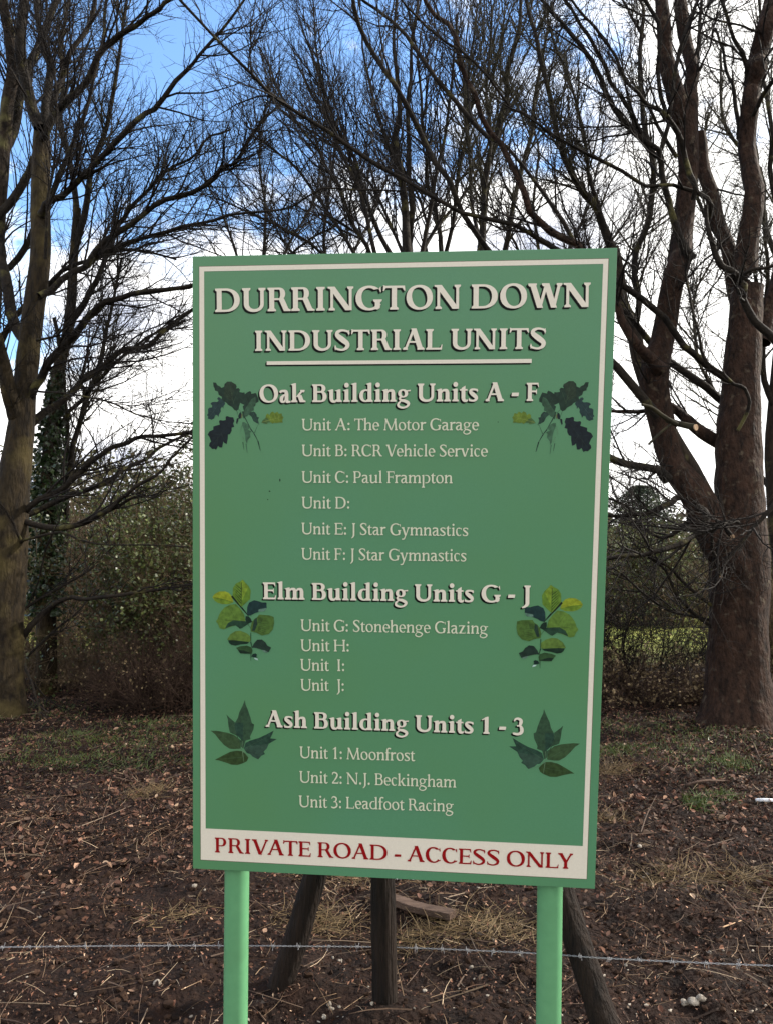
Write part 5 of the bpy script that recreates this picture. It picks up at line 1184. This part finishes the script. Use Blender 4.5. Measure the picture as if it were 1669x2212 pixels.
add(elm, serrate([(350,710),(470,650),(600,635),(690,730),(780,860),(810,1010),(760,1060),(640,1100),(500,1130),(330,1195),(240,1170),(210,1090),(160,1020),(200,960),(230,870),(280,790)], 6), (.085,.16,.028))
add(elm, [(550,990),(800,1015),(930,1040),(840,1100),(740,1170),(690,1185),(650,1150),(590,1110),(480,1130),(360,1180),(420,1060)], (.016,.045,.026)); add(elm, vein(340,990,800,1015,8), (.03,.06,.015)); add(elm, vein(560,900,440,720,7), (.035,.07,.015))
add(elm, serrate([(850,830),(860,690),(900,600),(1010,550),(1100,570),(1180,600),(1280,600),(1285,720),(1240,790),(1130,800),(1020,835),(930,885),(880,885)], 6), (.010,.030,.030)); add(elm, [(1110,750),(1280,720),(1270,770),(1200,800),(1100,800)], (.09,.17,.13))
add(elm, [(820,900),(880,905),(930,950),(965,1030),(900,1060),(840,1050),(815,980)], (.008,.022,.014))
add(elm, serrate([(930,1150),(960,1040),(1020,960),(1080,930),(1120,870),(1250,880),(1350,890),(1440,920),(1450,1060),(1420,1200),(1330,1300),(1180,1330),(1060,1270),(940,1245)], 6), (.055,.11,.024))
for i_ in range(6): add(elm, vein(1130 - i_ * 8, 1060 + i_ * 32, 1330 - i_ * 15, 1080 + i_ * 42, 11), (.025,.055,.016))
for i_ in range(4): add(elm, vein(1160 - i_ * 20, 1060, 1210 - i_ * 32, 890 + i_ * 15, 13), (.022,.05,.018))
add(elm, [(1010,980),(1070,940),(1080,1080),(1020,1230),(960,1230)], (.015,.035,.024))
add(elm, serrate([(410,1425),(480,1310),(590,1240),(700,1230),(830,1280),(920,1350),(930,1440),(900,1475),(700,1450),(520,1440)], 7), (.085,.15,.03)); add(elm, [(430,1440),(560,1440),(760,1462),(905,1480),(850,1520),(720,1530),(590,1560),(500,1540),(450,1500)], (.008,.024,.014))
add(elm, serrate([(960,1600),(1010,1510),(1080,1430),(1180,1425),(1260,1490),(1300,1560),(1385,1605),(1330,1700),(1270,1700),(1160,1640),(1060,1610)], 6), (.014,.030,.022)); add(elm, [(1180,1650),(1250,1670),(1320,1700),(1290,1725),(1220,1700)], (.09,.16,.12))
add(elm, serrate([(610,1610),(700,1575),(850,1560),(940,1600),(970,1660),(955,1740),(830,1735),(700,1730),(650,1650)], 6), (.024,.060,.022)); add(elm, [(650,1660),(780,1665),(955,1735),(830,1738),(700,1730)], (.008,.02,.012))
add(elm, [(950,1800),(980,1745),(1040,1730),(1075,1760),(1060,1800),(1085,1830),(1000,1820)], (.008,.022,.018)); add(elm, [(1000,1830),(1080,1840),(1100,1890),(1040,1870)], (.35,.50,.45))
add(elm, vein(935,1270,935,1500,14), (.008,.02,.01)); add(elm, vein(935,1480,965,1620,22), (.008,.02,.01)); add(elm, vein(870,1080,935,1180,8), (.015,.03,.015)); add(elm, vein(940,1740,935,1900,14), (.008,.02,.01))
ash = []
A1, A2, A3 = (.028, .062, .034), (.034, .066, .028), (.020, .050, .034)
add(ash, [(475,430),(530,490),(660,600),(660,700),(670,800),(740,960),(800,1010),(790,1160),(700,900),(550,830),(520,700),(505,540)], A1)
add(ash, [(120,790),(250,790),(500,835),(650,890),(740,970),(790,1100),(790,1190),(640,1200),(540,1190),(420,1110),(320,1000),(220,870)], A2)
add(ash, [(885,105),(900,200),(950,320),(1010,500),(1040,620),(1090,650),(1075,760),(1000,920),(1010,980),(900,1010),(850,1190),(800,1150),(800,990),(700,880),(655,760),(665,610),(730,500),(760,380),(830,240)], A1)
add(ash, [(665,610),(850,620),(850,1010),(800,990),(700,880),(655,760)], A3)
add(ash, [(860,1190),(900,1060),(1000,1010),(1200,950),(1350,880),(1530,785),(1480,900),(1450,960),(1600,975),(1420,1080),(1370,1190),(1300,1260),(1335,1310),(1250,1350),(1180,1430),(1060,1370),(1000,1310),(930,1290)], A3)
add(ash, [(860,1190),(1000,1130),(1400,1090),(1370,1190),(1300,1260),(1180,1430),(1060,1370),(1000,1310)], (.030,.062,.044))
add(ash, [(215,1440),(400,1340),(560,1260),(700,1235),(820,1245),(900,1310),(965,1390),(930,1470),(860,1510),(720,1555),(580,1545),(430,1490),(300,1450)], (.028,.052,.018))
for v_ in ((830,1020,820,1220,12),(820,1210,560,1235,12),(830,1240,865,1510,14),(840,1240,960,1350,14),(960,1350,1120,1420,8)): add(ash, vein(*v_), (.11,.19,.11))
for v_ in ((870,1190,1400,920,5),(870,1200,1250,1340,5),(850,700,840,1000,5),(780,1180,300,860,5),(600,600,740,960,4),(820,1380,350,1420,5)): add(ash, vein(*v_), (.06,.11,.065))
def place_print(lst, ox, oy, k, label, mirror=None):
    polys, cols = [], []
    for pts, c_ in lst:
        P = [uv(*p) for p in crop(pts, ox, oy, k)]
        if mirror is not None: P = [np.array([mirror[0] - p[0] * mirror[2], p[1] + mirror[1]]) for p in P]
        polys.append(P); cols.append(c_)
    V, Fc, C = [], [], []
    for i_, (P, c_) in enumerate(zip(polys, cols)):
        b0 = len(V)
        for p in P: V.append(W3(p[0], p[1], .0005 + .00003 * i_))
        for tr in tessellate_polygon([[Vector((p[0], p[1], 0)) for p in P]]):
            a_, b_, c2 = P[tr[0]], P[tr[1]], P[tr[2]]; s_ = (b_[0] - a_[0]) * (c2[1] - a_[1]) - (b_[1] - a_[1]) * (c2[0] - a_[0])
            tr = [b0 + q for q in tr]; Fc.append(tr if s_ > 0 else tr[::-1])
        C += [c_] * len(P)
    o = mesh_obj('leaf_print', np.array(V), Fc, M_print, None, False, np.array(C))
    for v in o.data.vertices: v.co = v.co - sign.location
    o.parent = board; o['label'] = label
def mir(la, lb, ra, rb, vs, vd):   # left print pixels la,lb -> right print pixels ra,rb
    a, b = uv(*la)[0], uv(*lb)[0]; c_, d_ = uv(*ra)[0], uv(*rb)[0]; s = (c_ - d_) / (b - a); return (c_ + s * a, uv(*vd)[1] - uv(*vs)[1], s)
place_print(oak, 540, 1000, .14380, 'printed oak sprig left of the Oak Building heading')
place_print(elm, 560, 1540, .11983, 'printed elm sprig left of the Elm Building heading')
place_print(ash, 550, 1860, .11983, 'printed ash leaf left of the Ash Building heading')
place_print(oak, 540, 1000, .14380, 'printed oak sprig right of the Oak Building heading', mir((556,1100),(758,1110),(1587,1110),(1370,1115),(578,1200),(1563,1206)))
place_print(elm, 560, 1540, .11983, 'printed elm sprig right of the Elm Building heading', mir((570,1597),(734,1660),(1557,1614),(1380,1680),(650,1552),(1472,1566)))
place_print(ash, 550, 1860, .11983, 'printed ash leaf right of the Ash Building heading', mir((564,1954),(741,1976),(1550,1987),(1361,1997),(656,1872),(1453,1896)))
# fly specks and scuffs
sp = []
for (x_, y_, a_, b_) in ((749.5,1284.5,1.6,4.2),(722,1314,2.4,1.6),(717,1336.5,1.6,1.4),(1331,1129,1.3,1.2)):
    sp.append([uv(x_ + a_ * math.cos(t_), y_ + b_ * math.sin(t_)) for t_ in np.linspace(0, 6.28, 9)[:-1]])
flat('speck', sp, .0005, M_black)
print('objects', len(SC.objects), 'tris', sum(len(o.data.polygons) * 2 for o in SC.objects if o.type == 'MESH'))
